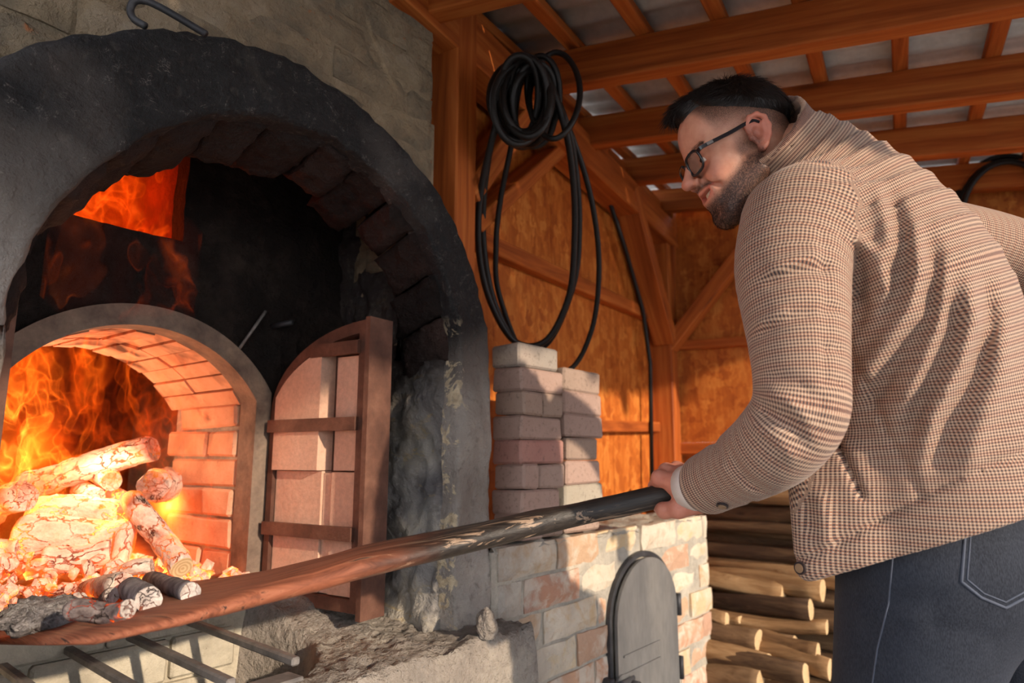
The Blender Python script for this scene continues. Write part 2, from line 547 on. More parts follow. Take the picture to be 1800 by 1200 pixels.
def mat_wood(name, c0, c1, c2, axis='X', scale=1.0, rough=0.65, rnd=True, bump=0.25):
    """sawn timber: grain stretched along the piece's own length"""
    t = NT(name); o = t.obj()
    st = {'X': (0.7, 14, 14), 'Y': (14, 0.7, 14), 'Z': (14, 14, 0.7)}[axis]
    q = t.vmath('ADD', t.vmath('MULTIPLY', o, tuple(c * scale for c in st)), t.vmath('SCALE', (31.0, 17.0, 23.0), t.rand()))
    n1 = t.noise(q, 1.6, 4, 0.6, 0.8); n2 = t.noise(q, 9.0, 3, 0.6)
    col = t.ramp(t.math('ADD', t.math('MULTIPLY', n1, 0.8), t.math('MULTIPLY', n2, 0.22)), [(0.34, c0), (0.52, c1), (0.68, c2)])
    kn = t.vor(t.vmath('ADD', t.vmath('MULTIPLY', o, tuple({'X': (1.6, 9, 9), 'Y': (9, 1.6, 9), 'Z': (9, 9, 1.6)}[axis])), t.vmath('SCALE', (5.0, 7.0, 3.0), t.rand())), 1.0)
    col = t.mix(t.lin(kn, 0.10, 0.17, 0.75, 0.0), col, tuple(c * 0.25 for c in c0))
    t.bsdf(col, rough, 0, t.bump(n2, bump, 0.004), 0.3)
    return t.mat
def mat_osb():
    t = NT('strand_board'); p = t.pos()
    w = t.vmath('SCALE', t.noise(p, 22.0, 2, 0.5, 0.0, 'Color'), 1.6)
    f = None
    for st, sd in (((34.0, 34.0, 8.0), 0.0), ((20.0, 20.0, 26.0), 3.7)):
        q = t.vmath('ADD', t.vmath('ADD', t.vmath('MULTIPLY', p, st), w), (sd, sd, sd))
        g = t.sep(t.n('ShaderNodeTexVoronoi', {'feature': 'F1'}, Vector=q, Scale=1.0, Randomness=1.0).outputs['Color'])[0]
        f = g if f is None else t.math('ADD', t.math('MULTIPLY', f, 0.5), t.math('MULTIPLY', g, 0.5))
    n = t.noise(t.vmath('MULTIPLY', p, (90, 90, 14)), 1.0, 3)
    f = t.math('ADD', t.math('MULTIPLY', f, 0.55), t.math('MULTIPLY', n, 0.45))
    col = t.ramp(f, [(0.22, lin_c(158, 78, 24)), (0.5, lin_c(192, 104, 36)), (0.78, lin_c(218, 138, 62))])
    t.bsdf(col, 0.6, 0, t.bump(f, 0.3, 0.004), 0.35)
    return t.mat
def mat_brick_glow():
    """oven jamb brick: pale fired clay, scorched and glazed in places"""
    t = NT('fired_brick'); p = t.pos(); q = t.vmath('ADD', p, t.vmath('SCALE', (3.0, 5.0, 9.0), t.rand()))
    n1 = t.noise(q, 9.0, 5, 0.6); n2 = t.noise(p, 60.0, 5, 0.7); n3 = t.noise(p, 7.0, 3, 0.5, 0.7)
    col = t.ramp(n1, [(0.3, lin_c(206, 146, 112)), (0.55, lin_c(224, 172, 138)), (0.75, lin_c(234, 192, 160))])
    z = t.sep(p)[2]
    sc = t.math('MULTIPLY', t.lin(n3, 0.52, 0.66), t.lin(z, 1.06, 1.16))
    col = t.mix(t.math('MULTIPLY', sc, 0.9), col, lin_c(62, 34, 22))
    col = t.mix(t.lin(n2, 0.6, 0.75, 0, 0.5), col, lin_c(120, 62, 40))
    t.bsdf(col, 0.8, 0, t.bump(n2, 0.5, 0.006), 0.3)
    return t.mat
def mat_paver():
    t = NT('concrete_paver'); p = t.obj(); r = t.rand()
    q = t.vmath('ADD', p, t.vmath('SCALE', (13.0, 7.0, 5.0), r))
    n1 = t.noise(q, 5.0, 4); n2 = t.noise(q, 70.0, 5, 0.7); n3 = t.noise(q, 190.0, 2, 0.7)
    base = t.ramp(r, [(0.0, lin_c(150, 122, 110)), (0.25, lin_c(164, 138, 126)), (0.5, lin_c(172, 136, 124)), (0.75, lin_c(148, 132, 120)), (1.0, lin_c(176, 146, 134))])
    a = t.n('ShaderNodeAttribute', {'attribute_type': 'OBJECT', 'attribute_name': 'tint'}).outputs['Color']
    col = t.mix(0.6, base, a)
    col = t.mix(t.lin(n1, 0.35, 0.7, 0, 0.5), col, t.mix(0.55, col, lin_c(205, 176, 160)))
    col = t.mix(t.lin(n2, 0.56, 0.7, 0, 0.6), col, lin_c(92, 76, 70))
    col = t.mix(t.lin(n3, 0.66, 0.72, 0, 0.7), col, lin_c(60, 48, 44))
    t.bsdf(col, 0.88, 0, t.bump(n2, 0.55, 0.006), 0.25)
    return t.mat
def mat_white_brick():
    """old brick under worn limewash and mortar"""
    t = NT('limewashed_brick'); p = t.pos(); r = t.rand()
    n1 = t.noise(p, 6.0, 5, 0.6, 0.4); n2 = t.noise(p, 50.0, 5, 0.7); n3 = t.noise(p, 20.0, 4, 0.6, 0.5)
    brick = t.ramp(r, [(0.0, lin_c(190, 150, 128)), (0.3, lin_c(214, 188, 150)), (0.55, lin_c(196, 140, 116)), (0.8, lin_c(216, 196, 156)), (1.0, lin_c(182, 160, 140))])
    lime = t.ramp(n1, [(0.3, lin_c(206, 194, 176)), (0.7, lin_c(232, 222, 204))])
    f = t.lin(t.math('ADD', n3, t.math('MULTIPLY', t.math('SUBTRACT', r, 0.5), 0.25)), 0.40, 0.60)
    col = t.mix(t.math('MULTIPLY', f, 0.8), brick, lime)
    x = t.sep(p)[0]
    soot = t.lin(t.math('ADD', x, t.math('MULTIPLY', t.math('SUBTRACT', n1, 0.5), 0.5)), 1.33, 1.62, 0.55, 0.0)
    col = t.mix(soot, col, lin_c(120, 116, 118))
    col = t.mix(t.lin(n2, 0.62, 0.75, 0, 0.5), col, lin_c(120, 100, 84))
    t.bsdf(col, 0.9, 0, t.bump(n2, 0.7, 0.008, t.bump(n3, 0.5, 0.012)), 0.2)
    return t.mat
def mat_bark(name, c0, c1, c2):
    t = NT(name); o = t.obj(); q = t.vmath('ADD', t.vmath('MULTIPLY', o, (34.0, 5.0, 34.0)), t.vmath('SCALE', (31.0, 17.0, 23.0), t.rand()))
    n1 = t.noise(q, 1.0, 5, 0.65, 0.6); n2 = t.noise(q, 4.0, 4, 0.6)
    f = t.math('ADD', t.math('MULTIPLY', n1, 0.75), t.math('MULTIPLY', t.math('SUBTRACT', t.rand(), 0.3), 0.35))
    col = t.ramp(f, [(0.25, c0), (0.5, c1), (0.75, c2)])
    t.bsdf(col, 0.85, 0, t.bump(n1, 0.8, 0.012, t.bump(n2, 0.5, 0.006)), 0.2)
    return t.mat
def mat_cut_end():
    t = NT('sawn_log_end'); o = t.obj(); n1 = t.noise(o, 20.0, 4); n2 = t.noise(o, 90.0, 3)
    r = t.vmath('LENGTH', t.vmath('MULTIPLY', o, (1, 0, 1)), out=1)
    ring = t.math('SINE', t.math('ADD', t.math('MULTIPLY', r, 900.0), t.math('MULTIPLY', n1, 6.0)))
    col = t.mix(t.lin(ring, -1, 1), lin_c(196, 160, 116), lin_c(222, 192, 150))
    col = t.mix(t.lin(n2, 0.55, 0.7, 0, 0.5), col, lin_c(168, 122, 74))
    t.bsdf(col, 0.85, 0, t.bump(n2, 0.3, 0.003), 0.2)
    return t.mat
def mat_ash_wood(name, glow, ash0, ash1, crack=14.0, under=0.0):
    """burning wood: white ash skin, cracked; the cracks and the underside glow because they burn"""
    t = NT(name); o = t.obj(); q = t.vmath('ADD', t.vmath('MULTIPLY', o, (1.0, 0.55, 1.0)), t.vmath('SCALE', (31.0, 17.0, 23.0), t.rand()))
    q2 = t.vmath('ADD', q, t.vmath('SCALE', t.noise(q, 26.0, 4, 0.6, 0.0, 'Color'), 0.06))
    e = t.vor(q2, crack * 1.6, 'DISTANCE_TO_EDGE'); n1 = t.noise(q, 12.0, 5, 0.65); n2 = t.noise(q, 70.0, 4, 0.7); n3 = t.noise(t.pos(), 6.0, 3, 0.6)
    ck = t.lin(t.math('ADD', e, t.math('MULTIPLY', t.math('SUBTRACT', n2, 0.5), 0.05)), 0.010, 0.045, 1.0, 0.0)
    ck = t.math('MULTIPLY', ck, t.lin(n1, 0.36, 0.52))
    col = t.ramp(n2, [(0.3, ash0), (0.7, ash1)])
    col = t.mix(t.lin(n1, 0.56, 0.68, 0, 0.85), col, lin_c(52, 44, 42))
    col = t.mix(t.math('MULTIPLY', ck, 0.9), col, lin_c(26, 20, 18))
    hot = t.lin(n3, 0.42, 0.62)
    em = t.math('MULTIPLY', t.math('MAXIMUM', ck, t.math('MULTIPLY', t.lin(n1, 0.5, 0.66), 0.9)), hot)
    em = t.math('ADD', em, under)
    ec = t.ramp(t.math('MULTIPLY', em, t.lin(n2, 0.2, 0.8, 0.5, 1.0)), [(0.0, (0.9, 0.05, 0.0)), (0.4, (1.0, 0.20, 0.02)), (1.0, (1.0, 0.55, 0.14))])
    t.bsdf(col, 0.95, 0, t.bump(t.math('SUBTRACT', n1, ck), 0.9, 0.015, t.bump(n2, 0.5, 0.006)), 0.1, ec, t.math('MULTIPLY', em, glow))
    return t.mat
def mat_plain(name, col, rough=0.6, metal=0.0, spec=0.4, s=60.0, amt=0.3, bump=0.15):
    t = NT(name); o = t.obj(); n = t.noise(o, s, 4, 0.6)
    c = t.mix(t.math('MULTIPLY', t.lin(n, 0.3, 0.7), amt), col, tuple(x * 0.35 for x in col))
    t.bsdf(c, rough, metal, t.bump(n, bump, 0.003), spec)
    return t.mat

M = {}
M['face'] = mat_soot_plaster()
M['reveal'] = mat_reveal()
M['soot'] = mat_noise('black_soot', [lin_c(18, 14, 13), lin_c(34, 27, 24), lin_c(60, 50, 44)], 9, 60, 0.9, 0.7, 0.02)
M['arch_brick'] = mat_noise('sooty_arch_brick', [lin_c(22, 15, 14), lin_c(40, 28, 25), lin_c(62, 45, 40)], 8, 50, 0.8, 0.8, 0.02, rnd=0.25)
M['upper'] = mat_noise('weathered_brick_plaster', [lin_c(92, 80, 66), lin_c(128, 116, 98), lin_c(158, 140, 114), lin_c(172, 156, 134)], 5.5, 26, 0.9, 1.0, 0.022, rnd=0.06, speck=(lin_c(168, 112, 76), 0.66))
M['ledge'] = mat_noise('grey_mortar', [lin_c(132, 124, 116), lin_c(164, 154, 144), lin_c(190, 180, 166)], 7, 55, 0.95, 0.9, 0.02, spec=0.15)
M['lime'] = mat_noise('limewashed_render', [lin_c(176, 166, 148), lin_c(206, 196, 176), lin_c(224, 214, 192)], 6, 45, 0.92, 0.6, 0.012, speck=(lin_c(120, 100, 82), 0.68))
M['white_brick'] = mat_white_brick()
M['mortar'] = mat_noise('pale_mortar', [lin_c(160, 152, 142), lin_c(190, 182, 168), lin_c(212, 202, 184)], 9, 55, 0.95, 0.8, 0.012, spec=0.15)
M['fire_brick'] = mat_brick_glow()
M['door_brick'] = mat_noise('pink_firebrick', [lin_c(212, 164, 138), lin_c(226, 182, 156), lin_c(234, 194, 170)], 5, 90, 0.9, 0.35, 0.004, rnd=0.15, speck=(lin_c(150, 96, 74), 0.7))
M['chamber'] = mat_noise('scorched_vault', [lin_c(60, 30, 20), lin_c(110, 52, 30), lin_c(150, 80, 50)], 8, 50, 0.9, 0.7, 0.015)
M['paver'] = mat_paver()
M['rust'] = mat_noise('rusty_iron', [lin_c(84, 56, 46), lin_c(112, 76, 62), lin_c(138, 98, 80)], 12, 90, 0.7, 0.4, 0.004, metal=0.25, spec=0.4)
M['frame_iron'] = mat_noise('scaled_iron', [lin_c(96, 80, 70), lin_c(134, 114, 100), lin_c(160, 138, 118)], 14, 90, 0.7, 0.5, 0.004, metal=0.2, spec=0.4)
M['iron'] = mat_noise('dark_iron', [lin_c(46, 46, 50), lin_c(70, 70, 74), lin_c(96, 96, 98)], 9, 80, 0.55, 0.3, 0.004, metal=0.5, spec=0.5)
M['hatch'] = mat_noise('grey_painted_iron', [lin_c(96, 98, 100), lin_c(124, 124, 124), lin_c(146, 144, 140)], 6, 70, 0.5, 0.2, 0.003, metal=0.3, spec=0.5, vscale=(1, 1, 0.3))
M['steel'] = mat_noise('ashy_steel', [lin_c(110, 106, 104), lin_c(138, 132, 128), lin_c(160, 152, 146)], 20, 110, 0.6, 0.3, 0.003, metal=0.3, spec=0.4)
M['timber'] = mat_wood('orange_timber', lin_c(140, 66, 22), lin_c(184, 96, 38), lin_c(208, 124, 58))
M['timber_z'] = mat_wood('orange_timber_upright', lin_c(140, 66, 22), lin_c(184, 96, 38), lin_c(208, 124, 58), 'Z')
M['osb'] = mat_osb()
M['sheet'] = mat_noise('galvanised_sheet', [lin_c(206, 204, 198), lin_c(224, 222, 216)], 2, 30, 0.45, 0.05, 0.002, metal=0.0, spec=0.5)
M['cable'] = mat_plain('black_cable', lin_c(26, 22, 20), 0.5, 0, 0.4)
M['bark'] = mat_bark('brown_bark', lin_c(66, 48, 36), lin_c(112, 86, 62), lin_c(154, 124, 92))
M['bare_wood'] = mat_bark('bare_weathered_wood', lin_c(88, 64, 44), lin_c(140, 106, 72), lin_c(182, 148, 108))
M['cut'] = mat_cut_end()
M['ground'] = mat_noise('dry_ground', [lin_c(132, 124, 114), lin_c(164, 154, 142), lin_c(186, 176, 162)], 3, 40, 0.95, 0.6, 0.02)
# ------------------------------------------------------------------ ground
g = MB(); g.box((-14, -14, -0.1), (16, 16, 0.0))
tag(g.build('floor', M['ground']), 'bare trodden earth floor around the oven', 'ground', kind='structure')

# ------------------------------------------------------------------ oven
YF = 1.10                 # plane of the big arch's face
YU = 1.22                 # plane of the upper wall
YI = 1.565                # plane of the inner wall that holds the fire door
ZH = 0.83                 # hearth level
oven = tag(empty('brick_oven', (0.745, 1.6, 0)), 'large sooty masonry oven with double arch and burning fire', 'oven')

def e_in(a):   # inner ellipse of the big arch, a = 0 right spring .. pi left spring
    x = 0.735 + 0.448 * math.cos(a)
    return x, 1.309 + 0.456 * math.sin(a) + 0.07 * (x - 0.735)
def e_out(a):
    x = 0.71 + 0.60 * math.cos(a)
    return x, 1.321 + 0.569 * math.sin(a)
def arch_face():
    path = []
    for z in np.linspace(0.70, 1.31, 26): path.append(((1.180, z), (1.31, z)))
    for a in np.linspace(0.0, math.pi, 88): path.append((e_in(a), e_out(a)))
    for z in np.linspace(1.30, 0.70, 18): path.append(((0.288, z), (0.11, z)))
    NV = 12
    vs = []; fs = []
    n = len(path)
    prof = [(0.0, 0.05), (0.0, 0.014), (0.015, 0.004)] + [(v, 0.0) for v in np.linspace(0.06, 0.92, NV)] + [(0.97, 0.006), (1.0, 0.025), (1.0, 0.10), (1.0, 0.18)]
    for (i_, o_) in path:
        for (v, dy) in prof:
            x = i_[0] + (o_[0] - i_[0]) * v; z = i_[1] + (o_[1] - i_[1]) * v
            p = Vector((x, YF + dy, z))
            k = 0.012 * fbm(p, 6.0) + 0.006 * fbm(p, 22.0)
            p.y += k
            rr = 0.009 * fbm(p + Vector((3, 1, 8)), 9.0) + 0.005 * fbm(p, 34.0)
            if v > 0.9 or v < 0.05:
                d = Vector((o_[0] - i_[0], 0, o_[1] - i_[1])).normalized()
                p += d * rr
            vs.append(p)
    m = len(prof)
    for j in range(n - 1):
        for k in range(m - 1):
            fs.append((j * m + k, j * m + k + 1, (j + 1) * m + k + 1, (j + 1) * m + k))
    me = bpy.data.meshes.new('front_arch')
    me.from_pydata([tuple(v) for v in vs], [], fs)
    me.polygons.foreach_set('use_smooth', [True] * len(me.polygons)); me.update()
    return link('front_arch', me, M['face'], oven)
arch_face()

# arch bricks seen from below: each its own rough stone-like block
def arch_brick(a0, a1, seed):
    rnd = random.Random(seed)
    d0 = YF + 0.035; d1 = YF + 0.19 + rnd.uniform(-0.03, 0.05)
    low = rnd.uniform(0.004, 0.022)
    nu, nv = 7, 9
    def fn(u, v):
        a = a0 + (a1 - a0) * (0.02 + 0.96 * u)
        x, z = e_in(a); xo, zo = e_out(a)
        d = Vector((xo - x, 0, zo - z)).normalized()
        rim = min(u, 1 - u, (v if v < .5 else 1 - v) * 1.6) * 2
        sag = -low * min(1.0, rim * 2.2) ** 0.7
        p = Vector((x, d0 + (d1 - d0) * v, z)) + d * (sag + 0.012 * (v > 0.85))
        p.z -= 0.05 * max(0, v - 0.15)
        q = 0.010 * fbm(p + Vector((seed, 0, 0)), 16.0) + 0.005 * fbm(p, 45.0)
        return p + d * q + Vector((0, 0.01 * fbm(p, 20.0) if v > 0.8 else 0, 0))
    me = grid_mesh('arch_brick', nu * 2, nv * 2, fn, False)
    bm = bmesh.new(); bm.from_mesh(me)
    r = bmesh.ops.extrude_face_region(bm, geom=bm.faces[:])
    vv = [e for e in r['geom'] if isinstance(e, bmesh.types.BMVert)]
    am = (a0 + a1) / 2
    dd = Vector((math.cos(am) * 0.44, 0, math.sin(am) * 0.45)).normalized() * 0.09
    for v in vv: v.co += dd
    bmesh.ops.recalc_face_normals(bm, faces=bm.faces)
    bm.to_mesh(me); bm.free()
    me.polygons.foreach_set('use_smooth', [True] * len(me.polygons))
    return link('arch_brick', me, M['arch_brick'], oven)
aa = 0.02
k = 0
while aa < math.pi - 0.06:
    w = 0.20 + 0.09 * random.Random(k + 40).random()
    arch_brick(aa, min(aa + w, math.pi), k + 11)
    aa += w; k += 1

# the rough inner sides of the recess
def reveal(name, X, sgn, z1):
    def fn(u, v):
        y = YF + 0.02 + (YI + 0.02 - YF - 0.02) * u; z = 0.72 + (z1 - 0.72) * v
        p = Vector((X, y, z))
        d = 0.030 * fbm(p, 5.0) + 0.016 * fbm(p + Vector((5, 2, 1)), 16.0) + 0.006 * fbm(p, 48.0)
        base = 0.05 * max(0.0, 0.86 - z) / 0.14
        p.x += -sgn * (d + base)
        if u < 0.06: p.x = X + sgn * 0.004
        if z > 1.36: p.y = max(p.y, YU + 0.09)
        return p
    me = grid_mesh(name, 60, 110, fn)
    return link(name, me, M['reveal'], oven)
reveal('recess_side', 1.186, 1, 2.0)
reveal('recess_side', 0.270, -1, 2.0)

# hood above the recess and inner wall round the fire opening
b = MB()
b.box((0.10, YU + 0.02, 1.95), (1.195, 2.0, 1.99))
b.box((0.26, YU + 0.02, 1.84), (1.195, YU + 0.08, 1.96))
b.box((0.10, YU + 0.10, 1.0), (0.26, 2.0, 1.96))
b.build('smoke_hood', M['soot'], oven)
RS = 0.362; XC = 0.663; ZC = 1.453 - RS; HW = 0.308    # segmental iron arch
def seg_z(x, r): return ZC + math.sqrt(max(0.0, r * r - (x - XC) ** 2))
def inner_wall():
    vs = []; fs = []; xs = np.linspace(0.20, 1.24, 66); zs_n = 26
    FX0, FX1, FZ0, FZ1 = 0.36, 0.725, 1.622, 1.86
    bm = bmesh.new()
    def col(x0, x1, za0, za1, zb0, zb1, n):
        rows = []
        for k in range(n + 1):
            t = k / n
            r = []
            for x, za, zb in ((x0, za0, zb0), (x1, za1, zb1)):
                z = za + (zb - za) * t
                p = Vector((x, YI, z)); p.y += 0.012 * fbm(p, 8.0) + 0.006 * fbm(p, 30.0)
                r.append(bm.verts.new(p))
            rows.append(r)
        for k in range(n):
            bm.faces.new((rows[k][0], rows[k][1], rows[k + 1][1], rows[k + 1][0]))
    for i in range(len(xs) - 1):
        x0, x1 = xs[i], xs[i + 1]; xm = (x0 + x1) / 2
        if abs(xm - XC) < HW: z0, z1 = seg_z(x0, RS - 0.01), seg_z(x1, RS - 0.01)
        else: z0 = z1 = 0.74
        if FX0 < xm < FX1:
            col(x0, x1, z0, z1, FZ0, FZ0, 12); col(x0, x1, FZ1, FZ1, 2.0, 2.0, 4)
        else:
            col(x0, x1, z0, z1, 2.0, 2.0, zs_n)
    bmesh.ops.remove_doubles(bm, verts=bm.verts[:], dist=1e-5)
    r = bmesh.ops.extrude_face_region(bm, geom=bm.faces[:])
    for v in r['geom']:
        if isinstance(v, bmesh.types.BMVert): v.co.y += 0.06
    bmesh.ops.recalc_face_normals(bm, faces=bm.faces)
    me = bpy.data.meshes.new('inner_wall'); bm.to_mesh(me); bm.free()
    return link('inner_wall', me, M['soot'], oven)
inner_wall()
# flue behind the slot
b = MB()
b.box((0.30, YI + 0.40, 1.50), (0.80, YI + 0.44, 2.3)); b.box((0.27, YI + 0.05, 1.50), (0.32, YI + 0.44, 2.3)); b.box((0.73, YI + 0.05, 1.50), (0.78, YI + 0.44, 2.3))
b.box((0.30, YI + 0.05, 1.86), (0.84, YI + 0.44, 1.92))
b.build('flue', M['chamber'], oven)

# iron arch frame round the fire opening
def iron_arch():
    pts = []
    zs = ZC + math.sqrt(RS * RS - HW * HW)
    a1 = math.asin(HW / RS)
    outer = [(XC + HW, ZH - 0.02), (XC + HW, zs)] + [(XC + RS * math.sin(t), ZC + RS * math.cos(t)) for t in np.linspace(a1, -a1, 40)[1:-1]] + [(XC - HW, zs), (XC - HW, ZH - 0.02)]
    ri = RS - 0.046; hi = HW - 0.040
    a2 = math.asin(hi / ri)
    zi = ZC + math.sqrt(ri * ri - hi * hi)
    inner = [(XC + hi, ZH - 0.02), (XC + hi, zi)] + [(XC + ri * math.sin(t), ZC + ri * math.cos(t)) for t in np.linspace(a2, -a2, 40)[1:-1]] + [(XC - hi, zi), (XC - hi, ZH - 0.02)]
    b = MB(); n = len(outer)
    y0, y1 = YI - 0.022, YI + 0.05
    for (o, i_) in zip(outer, inner):
        b.v += [(o[0], y0, o[1]), (i_[0], y0, i_[1]), (i_[0], y1, i_[1]), (o[0], y1, o[1])]
    for k in range(n - 1):
        for q in range(4):
            r = (q + 1) % 4
            b.f.append((4 * k + q, 4 * k + r, 4 * k + 4 + r, 4 * k + 4 + q)); b.m.append(0)
    return b.build('iron_arch_frame', M['frame_iron'], oven), hi, ri, zi
_, HI, RI, ZI = iron_arch()

# fire tunnel: brick jambs and brick vault, each brick built
cz = ZH - 0.008; row = 0
while cz < ZI - 0.03:
    hgt = min(0.0735, ZI - cz)
    cuts = [YI + 0.055, YI + 0.20, 1.975] if row % 2 == 0 else [YI + 0.055, 1.975 - 0.02]
    if row == 5: cuts = [YI + 0.055, 1.91]
    for i in range(len(cuts) - 1):
        for sg in (1, -1):
            xf = XC + sg * (HI - 0.004 * ((row + i) % 3))
            x0, x1 = sorted((xf, XC + sg * (HI + 0.10)))
            brick_obj('jamb_brick', (x0, cuts[i] + 0.003, cz + 0.004), (x1, cuts[i + 1] - 0.003, cz + hgt - 0.003), M['fire_brick'], oven, 0.006, 0.003, 300 + row * 9 + i * 3 + sg)
    cz += 0.0745; row += 1
for sg in (1, -1):
    x0, x1 = sorted((XC + sg * (HI + 0.008), XC + sg * (HI + 0.09)))
    jm = MB(); jm.box((x0, YI + 0.06, ZH - 0.01), (x1, 1.96, ZI)); jm.build('jamb_mortar', M['mortar'], oven)
NVS = 14
a2 = math.asin(HI / RI) + 0.02
for dk, (ya, yb) in enumerate(((YI + 0.052, YI + 0.24), (YI + 0.245, 1.985))):
    for i in range(NVS):
        t0 = -a2 + 2 * a2 * i / NVS + 0.008; t1 = -a2 + 2 * a2 * (i + 1) / NVS - 0.008
        b = MB(); rr = RI - 0.004 + 0.008 * random.Random(i * 7 + dk).random()
        q = []
        for t, r in ((t0, rr), (t1, rr), (t1, rr + 0.09), (t0, rr + 0.09)):
            q.append((XC + r * math.sin(t), ya, ZC + r * math.cos(t)))
        b.prism(q, (0, yb - ya, 0))
        b.build('vault_brick', M['fire_brick'], oven)
b = MB()
for i in range(40):
    t0 = -a2 + 2 * a2 * i / 40; t1 = -a2 + 2 * a2 * (i + 1) / 40; r0 = RI + 0.012
    b.v += [(XC + r0 * math.sin(t), y, ZC + r0 * math.cos(t)) for t in (t0, t1) for y in (YI + 0.05, 1.98)]
    k = len(b.v) - 4; b.f.append((k, k + 1, k + 3, k + 2)); b.m.append(0)
b.build('vault_mortar', M['chamber'], oven)

# hearth, chamber
def hearth():
    def fn(u, v):
        x = -0.30 + 1.75 * u; y = 1.43 + 1.5 * v
        p = Vector((x, y, ZH)); p.z += 0.006 * fbm(p, 12.0) - (0.02 if v < 0.01 else 0)
        return p
    return link('hearth', grid_mesh('hearth', 60, 60, fn), M['ledge'], oven)
hearth()
b = MB()
b.box((-0.35, 2.9, 0.7), (1.5, 2.98, 1.75)); b.box((-0.43, 1.95, 0.7), (-0.35, 2.9, 1.75)); b.box((1.5, 1.95, 0.7), (1.58, 2.9, 1.75))
b.box((-0.43, 1.95, 1.6), (1.58, 2.98, 1.68)); b.box((-0.43, 1.99, 0.7), (XC - HI - 0.09, 2.05, 1.68)); b.box((XC + HI + 0.09, 1.99, 0.7), (1.58, 2.05, 1.68)); b.box((-0.43, 1.99, 1.50), (1.58, 2.05, 1.68))
b.build('fire_chamber', M['chamber'], oven)

# ledge in front with the ash pit, rough mortar piled against the hearth
PX1 = 0.87
def ledge_h(x, y):
    p = Vector((x, y, 0))
    rough = 0.012 * fbm(p, 9.0) + 0.007 * fbm(p, 28.0) + 0.004 * fbm(p, 70.0)
    s = lambda a, b_, v: (lambda t: t * t * (3 - 2 * t))(min(1, max(0, (v - a) / (b_ - a))))
    z = 0.742 + rough
    z += 0.075 * s(1.22, 1.43, y + 0.03 * fbm(p, 6.0)) * s(1.22, 0.98, x)
    pe = PX1 + 0.05 * fbm(p + Vector((4, 4, 0)), 5.0) - 0.10 * max(0.0, (1.2 - y)) / 0.2
    pit = s(pe + 0.015, pe - 0.035, x) * s(1.075, 1.10, y) * s(1.455, 1.425, y)
    return z * (1 - pit) + (0.34 + rough) * pit
def ledge_top():
    xs = np.concatenate([np.linspace(-0.8, 0.30, 40), np.linspace(0.31, 1.335, 130)]); ys = np.linspace(0.995, 1.46, 72)
    vs = [(x, y + (0.008 * fbm((x, y, 0), 14.0) if j == 0 else 0), ledge_h(x, y) - (0.012 if j == 0 else 0)) for j, y in enumerate(ys) for x in xs]
    n = len(xs)
    # front face below the edge
    rows = 14
    for r in range(1, rows + 1):
        for x in xs:
            z = 0.735 * (1 - r / rows)
            p = Vector((x, 0.985, z))
            vs.append((x, 0.985 + 0.010 * fbm(p, 8.0) + 0.006 * fbm(p, 30.0), z))
    fs = [(j * n + i, j * n + i + 1, (j + 1) * n + i + 1, (j + 1) * n + i) for j in range(len(ys) - 1) for i in range(n - 1)]
    k0 = len(ys) * n
    fs += [(i, k0 + i, k0 + i + 1, i + 1) for i in range(n - 1)]
    fs += [(k0 + j * n + i, k0 + (j + 1) * n + i, k0 + (j + 1) * n + i + 1, k0 + j * n + i + 1) for j in range(rows - 1) for i in range(n - 1)]
    me = bpy.data.meshes.new('ledge'); me.from_pydata(vs, [], fs)
    me.polygons.foreach_set('use_smooth', [True] * len(me.polygons)); me.update()
    return link('ledge', me, M['ledge'], oven)
ledge_top()
# limewashed blocks of the hearth front, above the pit
cz = 0.36; row = 0
while cz < 0.80:
    x = -0.5 - 0.12 * (row % 2)
    while x < 0.80:
        L = 0.24
        brick_obj('hearth_block', (x + 0.003, 1.412, cz + 0.003), (min(x + L, 0.84) - 0.003, 1.47, cz + 0.082 - 0.003), M['lime'], oven, 0.005, 0.002, int(900 + row * 20 + x * 30))
        x += L
    cz += 0.082; row += 1
b = MB(); b.box((-0.6, 1.426, 0.3), (0.9, 1.46, 0.815)); b.build('hearth_front', M['lime'], oven)
# outer side of the oven body
b = MB(); b.box((1.215, YU + 0.02, 0.0), (1.298, 2.9, 1.46)); b.build('side_wall', M['reveal'], oven)
b = MB(); b.box((-0.7, YU - 0.04, 0.0), (0.19, YU + 0.1, 1.36)); b.build('side_wall', M['upper'], oven)

# upper wall: uneven plastered bricks set back above the arch
b = MB(); b.box((-0.7, YU + 0.005, 1.30), (0.10, 2.9, 3.2)); b.box((0.10, YU + 0.005, 1.86), (1.195, YU + 0.10, 3.2)); b.box((0.10, YU + 0.08, 1.98), (1.195, 2.9, 3.2)); b.box((1.196, YU + 0.005, 1.40), (1.210, YU + 0.3, 2.0))
b.build('upper_wall_core', M['upper'], oven)
b = MB(); xs_ = np.linspace(0.08, 1.205, 40)
for x in xs_:
    c_ = max(-1.0, min(1.0, (x - 0.71) / 0.60)); zl = e_out(math.acos(c_))[1] - 0.06
    b.v += [(x, YU + 0.006, zl), (x, YU + 0.006, 1.92), (x, YU + 0.05, 1.92), (x, YU + 0.05, zl)]
for k in range(39):
    for q in range(4):
        r = (q + 1) % 4; b.f.append((4 * k + q, 4 * k + r, 4 * k + 4 + r, 4 * k + 4 + q)); b.m.append(0)
b.build('spandrel', M['upper'], oven)
